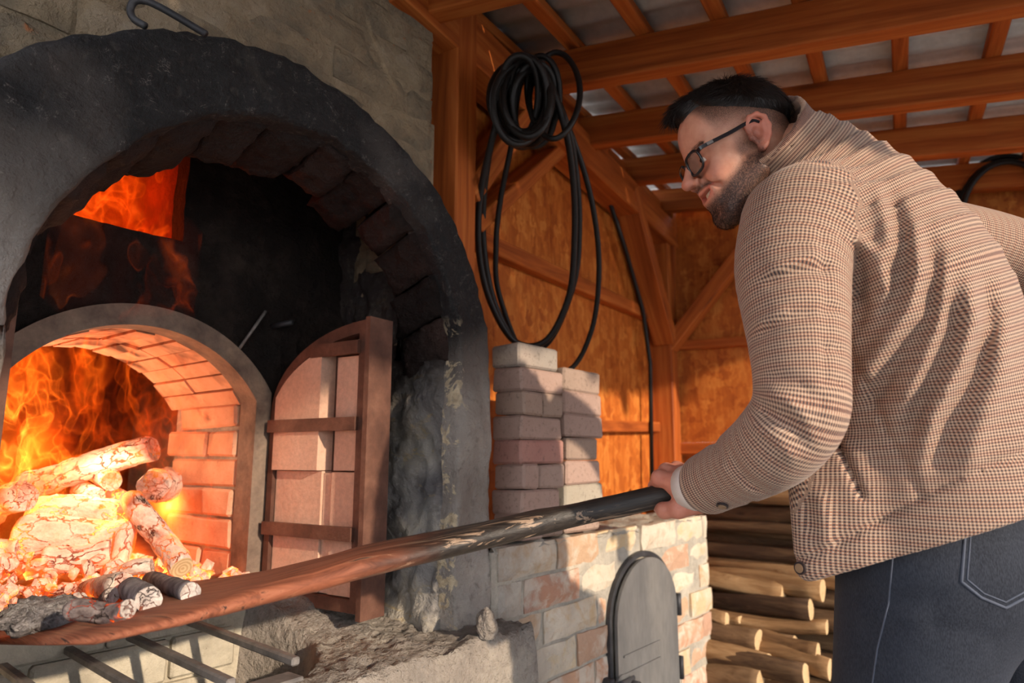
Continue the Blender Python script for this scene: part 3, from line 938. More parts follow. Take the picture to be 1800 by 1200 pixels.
def wall_brick(name, x0, x1, z0, z1, y, depth, m, parent, seed, amp=0.006):
    rnd = random.Random(seed)
    nx, nz = 6, 4
    c = Vector(((x0 + x1) / 2, y, (z0 + z1) / 2))
    dy = rnd.uniform(-amp, amp); tl = rnd.uniform(-0.02, 0.02)
    vs = []
    for j in range(nz):
        for i in range(nx):
            u, v = i / (nx - 1), j / (nz - 1)
            x = x0 + (x1 - x0) * u; z = z0 + (z1 - z0) * v
            e = 0.007 if (i in (0, nx - 1) or j in (0, nz - 1)) else 0.0
            p = Vector((x, y, z))
            vs.append(Vector((x + 0.004 * fbm(p + Vector((9, 0, 0)), 20), y + dy + e + 0.006 * fbm(p, 24) + tl * (u - .5) * (x1 - x0), z + 0.004 * fbm(p + Vector((0, 0, 9)), 20))) - c)
    fs = [(j * nx + i, j * nx + i + 1, (j + 1) * nx + i + 1, (j + 1) * nx + i) for j in range(nz - 1) for i in range(nx - 1)]
    ring = [i for i in range(nx)] + [j * nx + nx - 1 for j in range(1, nz)] + [(nz - 1) * nx + i for i in range(nx - 2, -1, -1)] + [j * nx for j in range(nz - 2, 0, -1)]
    b0 = len(vs)
    vs += [Vector((vs[k].x, depth, vs[k].z)) for k in ring]
    fs += [(ring[k], b0 + k, b0 + (k + 1) % len(ring), ring[(k + 1) % len(ring)]) for k in range(len(ring))]
    me = bpy.data.meshes.new(name); me.from_pydata([tuple(v) for v in vs], [], fs); me.update()
    me.materials.append(m)
    o = bpy.data.objects.new(name, me); COL.objects.link(o); o.location = c
    o.parent = parent; o.matrix_parent_inverse = parent_world(parent).inverted()
    return o
cz = 1.56; row = 0
while cz < 2.50:
    x = -0.02 - 0.125 * (row % 2)
    while x < 1.20:
        x1 = min(x + 0.25 + 0.02 * math.sin(row * 3.1 + x * 9), 1.203)
        a = math.acos(max(-1, min(1, ((x + x1) / 2 - 0.71) / 0.60)))
        if x1 - x > 0.04 and (cz + 0.085 > e_out(a)[1] - 0.02):
            wall_brick('wall_brick', x + 0.004, x1 - 0.004, cz + 0.004, cz + 0.081, YU, 0.03, M['upper'], oven, int(row * 57 + x * 100))
        x = x1
    cz += 0.085; row += 1
for row in range(10):
    z = 1.62 + row * 0.085
    brick_obj('corner_brick', (1.180, YU + 0.025, z), (1.206 + 0.004 * (row % 3), YU + 0.24, z + 0.078), M['upper'], oven, 0.008, 0.004, 70 + row)

# the two half doors of the fire opening, both swung open
DW, DH0, DH1 = 0.338, 0.44, 0.645
def door_leaf(hx, hy, ang, sgn, name='door', DH1=DH1):
    """hinge at (hx, hy); width runs along ang; sgn: side the firebrick lining faces"""
    e = empty(name, (hx, hy, 0.79)); e.parent = oven; e.matrix_parent_inverse = parent_world(oven).inverted()
    ux = Vector((math.cos(ang), math.sin(ang), 0)); n = Vector((-ux.y, ux.x, 0)) * sgn
    O = Vector((hx, hy, 0.79))
    def W(u, v, w): return O + ux * u + Vector((0, 0, v)) + n * w
    def top(u): return DH0 + (DH1 - DH0) * math.sqrt(max(0.0, 1 - (1 - u / DW) ** 2))
    us = [DW * (1 - math.cos(t)) for t in np.linspace(0, math.pi / 2, 18)]
    T = 0.034
    outer = [(DW, 0.0), (DW, DH1)] + [(u, top(u)) for u in us[::-1][1:]] + [(0.0, 0.0)]
    cx, cy = DW * 0.55, DH0 * 0.5
    def inset(p, t):
        u, v = p
        uu = min(max(u, t * 0.55), DW - t * 1.25)
        k = min(v, top(min(max(u, 0), DW)) - t * 0.85) if v > 0.1 else v
        if v > 0.1: vv = min(v, top(uu) - t * 0.85)
        else: vv = max(v, t * 0.8)
        return uu, vv
    b = MB(); n_ = len(outer)
    inn = [inset(p, T) for p in outer]
    for (o, i_) in zip(outer, inn):
        b.v += [tuple(W(o[0], o[1], 0.030)), tuple(W(i_[0], i_[1], 0.030)), tuple(W(i_[0], i_[1], -0.02)), tuple(W(o[0], o[1], -0.02))]
    for k in range(n_):
        j = (k + 1) % n_
        for q in range(4):
            r = (q + 1) % 4
            b.f.append((4 * k + q, 4 * k + r, 4 * j + r, 4 * j + q)); b.m.append(0)
    b.build('frame', M['rust'], e)
    # angle-iron lip standing proud on the free edge
    b = MB(); b.prism([W(DW + 0.004, -0.01, -0.03), W(DW + 0.004, -0.01, 0.044), W(DW - 0.010, -0.01, 0.044), W(DW - 0.010, -0.01, -0.03)], (0, 0, DH1 + 0.012)); b.build('edge_strip', M['rust'], e)
    b = MB(); poly = [W(u, v, -0.022) for u, v in outer]; b.prism(poly, n * 0.012); b.build('back_plate', M['rust'], e)
    # firebrick lining, two columns with a gap and a narrow closer
    def lining(u0, u1, v0, v1, w, arch=False, m='door_brick'):
        b = MB()
        if arch:
            uu = [u0 + (u1 - u0) * t for t in np.linspace(0, 1, 9)]
            poly = [(u0, v0), (u1, v0)] + [(u, min(top(u) - 0.036, v1)) for u in uu[::-1]]
        else:
            poly = [(u0, v0), (u1, v0), (u1, v1), (u0, v1)]
        b.prism([W(u, v, -0.010) for u, v in poly], n * (w + 0.010))
        o = b.build('brick', M[m], e)
        return o
    UA, UB, UC = 0.022, 0.180, 0.214
    UD = DW - 0.046
    lining(UA, UA + 0.158, 0.03, 0.165, 0.020); lining(UA, UA + 0.158, 0.168, 0.300, 0.020); lining(UA, UB, 0.302, 0.40, 0.036); lining(UA, UB, 0.402, 0.60, 0.036, True)
    lining(UB + 0.002, UC - 0.002, 0.03, 0.165, 0.014); lining(UB + 0.002, UC - 0.002, 0.168, 0.296, 0.014)
    lining(UC, UD, 0.03, 0.165, 0.020); lining(UC, UD, 0.168, 0.298, 0.020); lining(UC, UD, 0.302, 0.40, 0.016); lining(UC, UD, 0.402, 0.565, 0.016); lining(UC - 0.03, UD, 0.585, 0.64, 0.008, True)
    for v, u0 in ((0.150, 0.004), (0.392, 0.004), (0.567, 0.145)):
        b = MB(); m4 = [W(u0, v, 0.030), W(DW - 0.036, v, 0.030), W(DW - 0.036, v, 0.042), W(u0, v, 0.042)]
        b.prism(m4, (0, 0, 0.030)); b.build('strap', M['rust'], e)
    # hinge barrels
    for v in (0.08, 0.38):
        b = MB(); b.tube([W(-0.006, v, 0.0), W(-0.006, v + 0.06, 0.0)], 0.012, 10); b.build('hinge', M['rust'], e, True)
    return e
door_leaf(0.995, YI - 0.03, math.radians(-84.0), -1)
door_leaf(0.286, YI - 0.03, math.radians(-91.5), 1, DH1=0.575)

b = MB(); b.tube([onY(472, 575, YI + 0.01), onY(514, 566, YI - 0.05)], 0.007, 10); b.build('iron_pin', M['iron'], oven, True)
b = MB(); b.tube([onY(421, 612, YI - 0.02), onY(467, 547, YI - 0.03)], 0.004, 8); b.build('iron_stay', M['steel'], oven, True)
# grate bars over the ash pit with the steel rim they rest on
grate = tag(empty('ash_pit_grate', (0.6, 1.2, 0.76)), 'grey steel bars laid across the ash pit below the wooden shovel', 'grate')
for px, qx in ((333, 545), (228, 425), (120, 272), (5, 120)):
    a = onY(px, {333: 1092, 228: 1118, 120: 1142, 5: 1172}[px], 1.415)
    c = Vector((a.x - 0.012, 1.03, a.z - 0.008))
    b = MB(); b.bar(a, c, 0.016, 0.014, ch=0.003); b.build('bar', M['steel'], grate)
b = MB(); b.bar((-0.4, 1.052, 0.752), (0.74, 1.052, 0.757), 0.045, 0.008, ch=0.002); b.build('rim', M['steel'], grate)

# bent iron rod lying on top of the arch
b = MB()
rod = [P(x, y, 1.14) for x, y in ((256, 46), (236, 34), (229, 18), (236, 3), (254, 1), (280, 12), (312, 30), (362, 60))]
def smooth_path(pts, n=6, closed=False):
    pts = [Vector(p) for p in pts]; N = len(pts); out = []
    for i in range(N if closed else N - 1):
        p0 = pts[(i - 1) % N] if closed or i > 0 else pts[0]; p1 = pts[i]; p2 = pts[(i + 1) % N]; p3 = pts[(i + 2) % N] if closed or i + 2 < N else pts[-1]
        for k in range(n):
            t = k / n
            out.append(0.5 * ((2 * p1) + (p2 - p0) * t + (2 * p0 - 5 * p1 + 4 * p2 - p3) * t * t + (-p0 + 3 * p1 - 3 * p2 + p3) * t ** 3))
    if not closed: out.append(pts[-1])
    return out
b.tube(smooth_path(rod), 0.0062, 10)
tag(b.build('iron_rod', M['iron'], None, True), 'bent black iron rod with looped end on top of the sooty arch', 'rod')
# small loose stone at the foot of the pier
st = bmesh.new(); bmesh.ops.create_icosphere(st, subdivisions=3, radius=1.0)
for v in st.verts:
    v.co = Vector((v.co.x * 0.022, v.co.y * 0.022, v.co.z * 0.034)) * (1 + 0.25 * fbm(v.co, 1.3)); v.co.z = max(v.co.z, -0.028)
me = bpy.data.meshes.new('stone'); st.to_mesh(me); st.free()
o = link('stone', me, M['ledge']); o.location = onZ(856, 1095, 0.775); o.location.z = 0.772
tag(o, 'small pale loose stone at the foot of the grey pier', 'stone')
# ------------------------------------------------------------------ low brick wall beside the oven
YW = 1.085
WZ = 0.908
wall = empty('wall_low', (1.9, 1.15, 0))
tag(wall, 'low limewashed brick wall beside the oven with an iron hatch', 'wall', kind='structure')
b = MB(); b.box((1.30, YW + 0.008, 0.0), (2.57, YW + 0.20, WZ - 0.012)); b.build('core', M['mortar'], wall)
HX, HA, HZ, HR = 2.035, 0.205, 0.635, 0.180
def in_hatch(x, z, g=0.0):
    if abs(x - HX) > HA + g: return False
    return z < HZ + (HR + g) * math.sqrt(max(0, 1 - ((x - HX) / (HA + g)) ** 2))
row = 0; cz = WZ - 0.0875
while cz > 0.0:
    x = 1.318 - (0.125 if row % 2 else 0.0) - 0.03 * (row % 3)
    while x < 2.57:
        x0 = max(x, 1.318); L = 0.245 + 0.02 * math.sin(row * 5 + x * 7)
        x1 = min(x + L, 2.582 + 0.012 * math.sin(row * 2.3))
        z0, z1 = cz + 0.005, cz + 0.0875 - 0.004
        xs = [x0]
        if x1 - x0 > 0.03:
            # cut round the hatch
            zc = (z0 + z1) / 2
            lo_, hi_ = x0 + 0.005, x1 - 0.005
            a = None
            if in_hatch(HX, zc):
                k = HA + 0.012
                zz = max(0.0, min(1.0, (zc - HZ) / (HR + 0.012)))
                k *= math.sqrt(1 - zz * zz) if zc > HZ else 1.0
                hl, hr = HX - k, HX + k
                if lo_ < hl < hi_ or lo_ < hr < hi_ or (hl <= lo_ and hi_ <= hr):
                    if lo_ < hl - 0.025: wall_brick('brick', lo_, hl, z0, z1, YW, 0.03, M['white_brick'], wall, int(row * 91 + x * 100), 0.007)
                    if hi_ > hr + 0.025: wall_brick('brick', max(hr, lo_), hi_, z0, z1, YW, 0.03, M['white_brick'], wall, int(row * 93 + x * 100), 0.007)
                    x += L; continue
            wall_brick('brick', lo_, hi_, z0, z1, YW, 0.03, M['white_brick'], wall, int(row * 91 + x * 100), 0.007)
        x += L
    brick_obj('end_brick', (2.53, YW + 0.03, cz + 0.006), (2.585 + 0.012 * math.sin(row * 2.3), YW + 0.20, cz + 0.081), M['white_brick'], wall, 0.012, 0.005, 500 + row)
    cz -= 0.0875; row += 1
def cap():
    def fn(u, v):
        x = 1.31 + 1.27 * u; y = YW + 0.004 + 0.20 * v
        p = Vector((x, y, WZ - 0.006)); p.z += 0.014 * fbm(p, 12.0) + 0.006 * fbm(p, 40.0) - (0.012 if v < 0.02 or u > 0.98 else 0)
        return p
    return link('cap_mortar', grid_mesh('cap_mortar', 70, 18, fn), M['mortar'], wall)
cap()

# iron hatch in the wall
hatch = tag(empty('iron_hatch', (HX, YW - 0.01, 0.0)), 'arched grey iron hatch door with a latch in the limewashed brick wall', 'hatch')
def hatch_poly(y, g):
    return [(HX + HA + g, y, 0.02)] + [(HX + (HA + g) * math.cos(t), y, HZ + (HR + g) * math.sin(t)) for t in np.linspace(0, math.pi, 36)] + [(HX - HA - g, y, 0.02)]
def ring(y0, y1, g0, g1):
    a = hatch_poly(0, g1); c = hatch_poly(0, g0)
    b = MB()
    for o, i_ in zip(a, c):
        b.v += [(o[0], y0, o[2]), (i_[0], y0, i_[2]), (i_[0], y1, i_[2]), (o[0], y1, o[2])]
    n = len(a)
    for k in range(n - 1):
        for q in range(4):
            r = (q + 1) % 4
            b.f.append((4 * k + q, 4 * k + r, 4 * k + 4 + r, 4 * k + 4 + q)); b.m.append(0)
    return b
ring(YW - 0.006, YW + 0.06, -0.004, 0.012).build('frame', M['iron'], hatch)
b = MB(); b.prism(hatch_poly(YW - 0.022, -0.006), (0, 0.010, 0)); b.build('panel', M['hatch'], hatch)
for z in (0.545, 0.495):
    b = MB(); b.box((HX - 0.17, YW - 0.027, z), (HX + 0.06, YW - 0.020, z + 0.006)); b.build('rib', M['hatch'], hatch)
b = MB(); b.box((HX - HA - 0.035, YW - 0.040, 0.452), (HX - HA + 0.075, YW - 0.030, 0.492), ch=0.004); la = b.build('latch', M['iron'], hatch)
b = MB(); b.tube([(HX - HA + 0.055, YW - 0.062, 0.47), (HX - HA + 0.055, YW - 0.03, 0.47)], 0.013, 14); b.build('bolt', M['iron'], la, True)
b = MB(); b.box((HX - HA - 0.05, YW - 0.03, 0.44), (HX - HA - 0.028, YW + 0.02, 0.505), ch=0.003); b.build('keeper', M['iron'], hatch)
b = MB(); pl = [(HX - HA + 0.02 + 0.05 * math.cos(t), YW - 0.028, 0.452 + 0.052 * math.sin(t)) for t in np.linspace(0, 2 * math.pi, 24)[:-1]]; b.prism(pl, (0, 0.006, 0)); b.build('latch_plate', M['hatch'], hatch)
for z in (0.60, 0.40, 0.18):
    b = MB(); b.tube([(HX + HA + 0.006, YW - 0.022, z), (HX + HA + 0.006, YW - 0.022, z + 0.07)], 0.010, 10); b.build('hinge', M['iron'], hatch, True)

# ------------------------------------------------------------------ timber shed behind
SA = math.radians(8.8)
SX = Vector((math.cos(SA), math.sin(SA), 0)); SY = Vector((-math.sin(SA), math.cos(SA), 0)); UZ = Vector((0, 0, 1))
CK = P(1172, 700, 3.65); CK.z = 0
def S(a, b_, z): return CK + SX * a + SY * b_ + UZ * z       # a along the side wall (negative towards us), b_ negative towards the open side
def wl(x, y): return on_plane(x, y, CK, SY)                     # a point of the side wall seen at a pixel
def wb(x, y): return on_plane(x, y, CK, SX)
def timber(name, a, b_, w, h, parent, up=(0, 0, 1)):
    """one beam: its mesh lies along local X so the grain follows it"""
    a = Vector(a); b_ = Vector(b_); d = b_ - a; L = d.length; d.normalize()
    u = Vector(up); sd = u.cross(d).normalized(); u = d.cross(sd).normalized()
    mb = MB(); mb.box((0, -w / 2, -h / 2), (L, w / 2, h / 2), ch=0.004)
    me = mb.mesh(name); o = bpy.data.objects.new(name, me); COL.objects.link(o); me.materials.append(M['timber'])
    o.matrix_basis = Matrix(((d.x, sd.x, u.x, a.x), (d.y, sd.y, u.y, a.y), (d.z, sd.z, u.z, a.z), (0, 0, 0, 1)))
    o.parent = parent; o.matrix_parent_inverse = parent_world(parent).inverted()
    return o
ws = empty('wall_side', S(-1.5, 0.05, 0)); tag(ws, 'orange strand-board side wall of the timber shed behind the stacked bricks', 'wall', kind='structure')
wk = empty('wall_back', S(0.05, -1.5, 0)); tag(wk, 'orange strand-board back wall of the shed behind the firewood', 'wall', kind='structure')
ZP = 2.40     # plate height
pp = wl(781, 200); ap = (pp - CK).dot(SX)
aw = [-0.02, -0.64, -1.26, ap - 0.05]
for i in range(3):
    for z0, z1 in ((0.0, 0.62), (0.6215, 1.245), (1.2465, ZP)):
        b = MB(); a0, a1 = aw[i], aw[i + 1] + 0.0015
        b.prism([S(a0, 0.06, z0), S(a1, 0.06, z0), S(a1, 0.06, z1), S(a0, 0.06, z1)], SY * 0.018); b.build('board_panel', M['osb'], ws)
for i in range(5):
    a0 = 0.05 - 0.62 * i
    for z0, z1 in ((0.0, 1.2), (1.2015, (2.60 if i else 2.50) - 0.072 * (i + 1))):
        b = MB()
        b.prism([S(0.06, a0, z0), S(0.06, a0 - 0.6185, z0), S(0.06, a0 - 0.6185, z1), S(0.06, a0, z1 + (0.07 if z0 else 0))], SX * 0.018); b.build('board_panel', M['osb'], wk)
timber('corner_post', S(-0.03, 0.0, 0), S(-0.03, 0.0, ZP), 0.12, 0.12, ws, SX)
timber('post', S(ap, -0.02, 0), S(ap, -0.02, 2.9), 0.12, 0.10, ws, SX)
# plate along the top of the side wall (two pieces side by side as in the photograph)
timber('wall_plate', S(0.08, -0.02, ZP - 0.06), S(ap - 0.3, -0.02, ZP - 0.06), 0.12, 0.15, ws)
timber('top_board', S(0.08, 0.02, ZP + 0.07), S(ap - 0.3, 0.02, ZP + 0.07), 0.10, 0.10, ws)
def on_wall(px, off=-0.03):
    p = wl(*px); return p + SY * off
timber('brace', on_wall((1088, 335)), on_wall((1160, 600)), 0.085, 0.11, ws, SY)
timber('brace', on_wall((905, 205)), on_wall((795, 345)), 0.07, 0.10, ws, SY)
timber('brace', on_wall((1000, 240), -0.01), on_wall((818, 400), -0.01), 0.05, 0.09, ws, SY)
timber('rail', on_wall((800, 395), 0.035), on_wall((1150, 553), 0.035), 0.045, 0.06, ws)
timber('rail', on_wall((1040, 748), 0.035), on_wall((1165, 750), 0.035), 0.045, 0.05, ws)
b = MB(); b.tube([on_wall(q, 0.0) for q in ((1062, 325), (1100, 440), (1130, 545), (1143, 640), (1146, 850))], 0.011, 8); b.build('black_tube', M['cable'], ws, True)  # thin black tube along the dark vertical line on the boards
timber('rail', S(0.035, 0.0, 1.17), S(0.035, -3.6, 1.17), 0.045, 0.06, wk)
timber('rail', S(0.035, 0.0, 1.72), S(0.035, -3.6, 1.66), 0.045, 0.05, wk)
def on_back(px, off=-0.03):
    p = wb(*px); return p + SX * off
timber('brace', on_back((1180, 612)), on_back((1305, 450)), 0.07, 0.10, wk, SX)
timber('stud', on_back((1180, 640), 0.0), on_back((1178, 372), 0.0), 0.05, 0.05, wk, SY)
timber('stud', S(0.0, -1.9, 0), S(0.0, -1.9, 2.1), 0.10, 0.08, wk, SY)

# roof: beams running down the slope, battens across them, corrugated sheets
roof = empty('ceiling', S(-1.5, -1.5, 2.4)); tag(roof, 'lean-to roof of orange beams and battens under grey corrugated sheets', 'roof', kind='structure')
SL = -0.115
ZB = 2.39          # underside of the beams at the side wall
SLA = 0.075
def RZ(b_, a=-1.0): return ZB + (b_) * (-SL) + SLA * (a + 1.0)      # falls outwards, rises a little towards the back wall
bx_ = [(wl(1010, 185) - CK).dot(SX), (wl(1092, 281) - CK).dot(SX)]
step = bx_[1] - bx_[0]
B0, B1 = 0.12, -2.35  # unseen outer eave, its reach set to shade the upper oven and jacket
n0 = 0
spots = [bx_[1] + step * 1.02] + [bx_[1] - step * k for k in range(0, 9)]
for a in spots:
    if a > -0.02: a = -0.05
    B0 = 0.12 if a > ap else -0.06  # unseen stretch over the oven, carried to its wall to block the sun
    timber('beam', S(a, B0, RZ(B0, a) + 0.062), S(a, B1, RZ(B1, a) + 0.062), 0.062, 0.125, roof)
def roof_pt(x, y, dz): # point of the batten plane at a pixel
    n = Vector((UZ - SY * (-SL) - SX * SLA)).normalized()
    return on_plane(x, y, S(-1.0, 0, ZB + dz), n)
bats = [(roof_pt(x, y, 0.14) - CK).dot(SY) for x, y in ((1010, 82), (1130, 55), (1268, 40), (1415, 30), (1582, 40), (1740, 110))]
bats.sort(reverse=True)
st_ = (bats[0] - bats[-1]) / 5
bats = [bats[0] + st_ * 0.9] + bats + [bats[-1] - st_ * k for k in range(1, 7)]
for q in bats:
    if q < B1: continue
    timber('batten', S(0.16, q, RZ(q, 0.16) + 0.142), S(-4.2 if q < -0.06 else ap - 0.05, q, RZ(q, -4.2 if q < -0.06 else ap - 0.05) + 0.142), 0.045, 0.034, roof)
def sheet(a0, a1, b0, b1, dz):
    n = max(8, int((a1 - a0) / 0.019))
    vs = []
    prof = [0, 0, 0.010, 0.018, 0.018, 0.010]
    for i in range(n + 1):
        a = a0 + (a1 - a0) * i / n
        hgt = 0.012 * max(-0.6, min(0.6, math.cos(2 * math.pi * a / 0.115)))
        for q in (b0, b1): vs.append(tuple(S(a, q, RZ(q, a) + 0.175 + hgt + dz)))
        for q in (b0, b1): vs.append(tuple(S(a, q, RZ(q, a) + 0.1758 + hgt + dz)))
    fs = []
    for i in range(n):
        k = 4 * i
        fs += [(k, k + 1, k + 5, k + 4), (k + 2, k + 6, k + 7, k + 3), (k, k + 4, k + 6, k + 2), (k + 1, k + 3, k + 7, k + 5)]
    me = bpy.data.meshes.new('roof_sheet'); me.from_pydata(vs, [], fs); me.polygons.foreach_set('use_smooth', [True] * len(me.polygons)); me.update()
    return link('roof_sheet', me, M['sheet'], roof)
for i in range(8):
    sheet(0.2 - 0.56 * (i + 1), 0.2 - 0.56 * i - 0.004, 0.2 if 0.2 - 0.56 * (i + 1) > ap - 0.1 else -0.02, B1 - 0.15, 0.003 * (i % 2))

# ------------------------------------------------------------------ cable coils
coil = tag(empty('cable_coil', P(935, 170, 2.05)), 'tangled black cable coil hanging in long loops from the shed plate', 'cable')
def loop(cx, cy, rx, ry, d, tilt=0.0, n=40, dd=0.0, seed=0):
    rnd = random.Random(seed); out = []
    for k in range(n):
        t = 2 * math.pi * k / n
        x = rx * math.cos(t) * (1 + 0.06 * math.sin(2 * t + seed)); y = ry * math.sin(t)
        out.append(P(cx + x * math.cos(tilt) - y * math.sin(tilt), cy + x * math.sin(tilt) + y * math.cos(tilt), d + dd * math.cos(t + seed)))
    return out
rc = random.Random(5)
for k in range(17):
    b = MB(); b.tube(loop(925 + rc.uniform(-14, 16), 178 + rc.uniform(-8, 8), rc.uniform(34, 50), rc.uniform(58, 74), 1.88 + rc.uniform(-0.05, 0.05), rc.uniform(-0.12, 0.12), dd=0.05, seed=k), 0.0095, 8, closed=True)
    b.build('loop', M['cable'], coil, True)
b = MB(); b.tube(loop(975, 168, 42, 76, 1.88, 0.05, dd=0.06, seed=2), 0.0085, 8, closed=True); b.build('loop', M['cable'], coil, True)
b = MB(); b.tube(loop(955, 160, 30, 62, 1.90, -0.1, dd=0.04, seed=4), 0.0085, 8, closed=True); b.build('loop', M['cable'], coil, True)
def hang(px, d, r=0.0098):
    b = MB(); b.tube(smooth_path([P(x, y, d + 0.02 * math.sin(i) + 0.30 * max(0.0, (y - 200) / 450)) for i, (x, y) in enumerate(px)], 8, True), r, 8, closed=True); b.build('hanging_loop', M['cable'], coil, True)
hang([(905, 130), (872, 220), (845, 340), (842, 440), (862, 530), (905, 600), (960, 598), (1000, 520), (1010, 420), (1008, 320), (992, 220), (955, 130)], 1.86)
hang([(900, 135), (866, 240), (850, 350), (852, 450), (872, 540), (915, 610), (965, 600), (1008, 500), (1018, 400), (1012, 300), (995, 215), (950, 125)], 1.90)
hang([(920, 140), (900, 250), (880, 350), (872, 430), (878, 520), (930, 640), (1000, 650), (1040, 580), (1053, 480), (1045, 380), (1020, 280), (980, 190)], 1.93, 0.0085)
coil2 = tag(empty('cable_coil', wb(1760, 400)), 'black cable coil hanging on the back wall behind the bent elbow', 'cable')
for k, (cy, rx, ry) in enumerate(((395, 95, 112), (400, 88, 105), (398, 80, 99))):
    b = MB(); b.tube([on_back((1768 + rx * math.cos(t), cy + ry * math.sin(t)), -0.06 - 0.02 * k) for t in np.linspace(0, 2 * math.pi, 41)[:-1]], 0.012, 8, closed=True); b.build('loop', M['cable'], coil2, True)
# ------------------------------------------------------------------ loose pavers stacked on the low wall
GP = 'loose concrete pavers stacked on the low wall'
def paver(px0, px1, py0, py1, Y, depth, tint, label, rot=0.0, seed=0):
    """front rectangle given where it stands in the photograph, on the plane Y"""
    xm = (px0 + px1) / 2
    a = onY(px0, (py0 + py1) / 2, Y); c = onY(px1, (py0 + py1) / 2, Y)
    z1 = onY(xm, py0, Y).z; z0 = onY(xm, py1, Y).z
    return (a.x, c.x, z0, z1)
ph = 0.0640
ZS = WZ + 0.004
def put(x0, x1, lvl, Y, tint, label, rot=0.0, depth=0.10, seed=0, pitch=0.0640):
    o = brick_obj('paver', (x0, Y, ZS + lvl * pitch + 0.0006), (x1, Y + depth, ZS + (lvl + 1) * pitch - 0.0006), M['paver'], None, 0.006, 0.0022, seed, rot)
    o['tint'] = [*tint, 1.0]
    tag(o, label, 'paver', GP)
    return o
T_g, T_p, T_r, T_w, T_b = lin_c(158, 158, 150), lin_c(178, 150, 138), lin_c(192, 130, 120), lin_c(184, 186, 168), lin_c(160, 140, 124)
XA, XB = 1.415, 1.607
left = [  # from the wall up
    [(XA, 1.505, T_p), (1.508, XB, T_b)],
    [(XA, XB - 0.012, T_p)],
    [(XA, 1.484, T_p), (1.489, XB, T_p)],
    [(XA, XB, T_r)],
    [(XA, XB + 0.002, T_p)],
    [(XA, 1.50, T_b), (1.505, XB, T_b)],
    [(XA, XB + 0.002, T_p)],
    [(XA, XB - 0.016, T_g)]]
lab_left = [['paver at the very bottom left of the stack, beside the pier', 'short paver at the bottom of the left column, half behind the shovel'],
    ['pinkish full-length paver just above the shovel in the left column'],
    ['left one of two pavers sharing the third row up, beside the oven pier', 'right one of two pavers sharing the third row up'],
    ['reddish full-length paver in the middle of the left paver column'],
    ['full-length mauve paver directly above the reddish one'],
    ['left one of two pavers sharing the third row from the top', 'small square paver at the right of the third row from the top'],
    ['brown full-length paver directly below the grey topmost paver'],
    ['grey paver lying alone on top of the stack beside the arch']]
for i, r in enumerate(left):
    yy = 1.088 + 0.006 * math.sin(i * 2.1)
    for j, (x0, x1, tn) in enumerate(r):
        put(x0, x1, i, yy + 0.004 * j, tn, lab_left[i][j], seed=600 + i * 5 + j, rot=0.04 * math.sin(i * 1.7) if len(r) == 1 else 0.0)
right = [T_b, T_w, T_p, T_b, T_p, T_p, T_b]
rx1 = [1.80, 1.826, 1.800, 1.782, 1.826, 1.828, 1.822]
lab_right = ['brown paver at the bottom of the right column, partly behind the shovel', 'pale greenish-grey paver near the bottom of the right column', 'pinkish paver directly above the pale greenish one in the right column',
    'narrow dark paver set back in the middle of the right column', 'light paver with a sunlit end just above the narrow dark one', 'light paver second from the top of the right column', 'brown paver on top of the right column beside the strand-board wall']
for i, tn in enumerate(right):
    put(1.620, rx1[i], i, 1.090 + 0.006 * math.sin(i * 1.3 + 1), tn, lab_right[i], seed=700 + i, pitch=0.0668)

# ------------------------------------------------------------------ firewood pile
GL = 'split logs in the firewood pile'
def log_mesh(L, r, seed, split=False, seg=14, rows=10):
    rnd = random.Random(seed); ph_ = rnd.uniform(0, 6)
    vs = []; fs = []; mi = []
    for j in range(rows + 1):
        t = j / rows; y = -L / 2 + L * t
        for k in range(seg):
            a = 2 * math.pi * k / seg
            rr = r * (1 + 0.10 * math.sin(2 * a + ph_) + 0.06 * math.sin(3 * a + 2 * ph_))
            if split:
                rr = min(rr, r * 0.42 / max(0.05, math.cos(a - ph_))) if math.cos(a - ph_) > 0.3 else rr
            p = Vector((math.cos(a) * rr, y, math.sin(a) * rr))
            q = 1 + 0.10 * fbm(p + Vector((seed, seed, 0)), 14.0)
            vs.append((p.x * q + 0.02 * math.sin(t * 2.5 + ph_), y, p.z * q + 0.015 * math.sin(t * 3.1 + ph_ * 2)))
    for j in range(rows):
        for k in range(seg):
            l = (k + 1) % seg
            fs.append((j * seg + k, (j + 1) * seg + k, (j + 1) * seg + l, j * seg + l)); mi.append(0)
    fs.append(tuple(range(seg))); mi.append(1)
    fs.append(tuple(rows * seg + k for k in range(seg))[::-1]); mi.append(1)
    me = bpy.data.meshes.new('firewood_log'); me.from_pydata(vs, [], fs)
    me.polygons.foreach_set('material_index', mi); me.polygons.foreach_set('use_smooth', [m == 0 for m in mi]); me.update()
    return me
logs = []
def put_log(px, py, X, r, L, kind, label, yaw=0.0, pitch=0.0, seed=0, split=False):
    """px, py: where the near end's centre stands; X: distance line of that end"""
    e = onX(px, py, X)
    me = log_mesh(L, r, seed, split)
    me.materials.append(M['bark'] if kind == 0 else M['bare_wood']); me.materials.append(M['cut'])
    o = bpy.data.objects.new('firewood_log', me); COL.objects.link(o)
    d = Vector((math.sin(yaw) * math.cos(pitch), math.cos(yaw) * math.cos(pitch), math.sin(pitch)))
    o.rotation_euler = d.to_track_quat('Y', 'Z').to_euler()
    o.location = e + d * (L / 2)
    tag(o, label, 'log', GL)
    logs.append(o)
    return o
rl = random.Random(21)
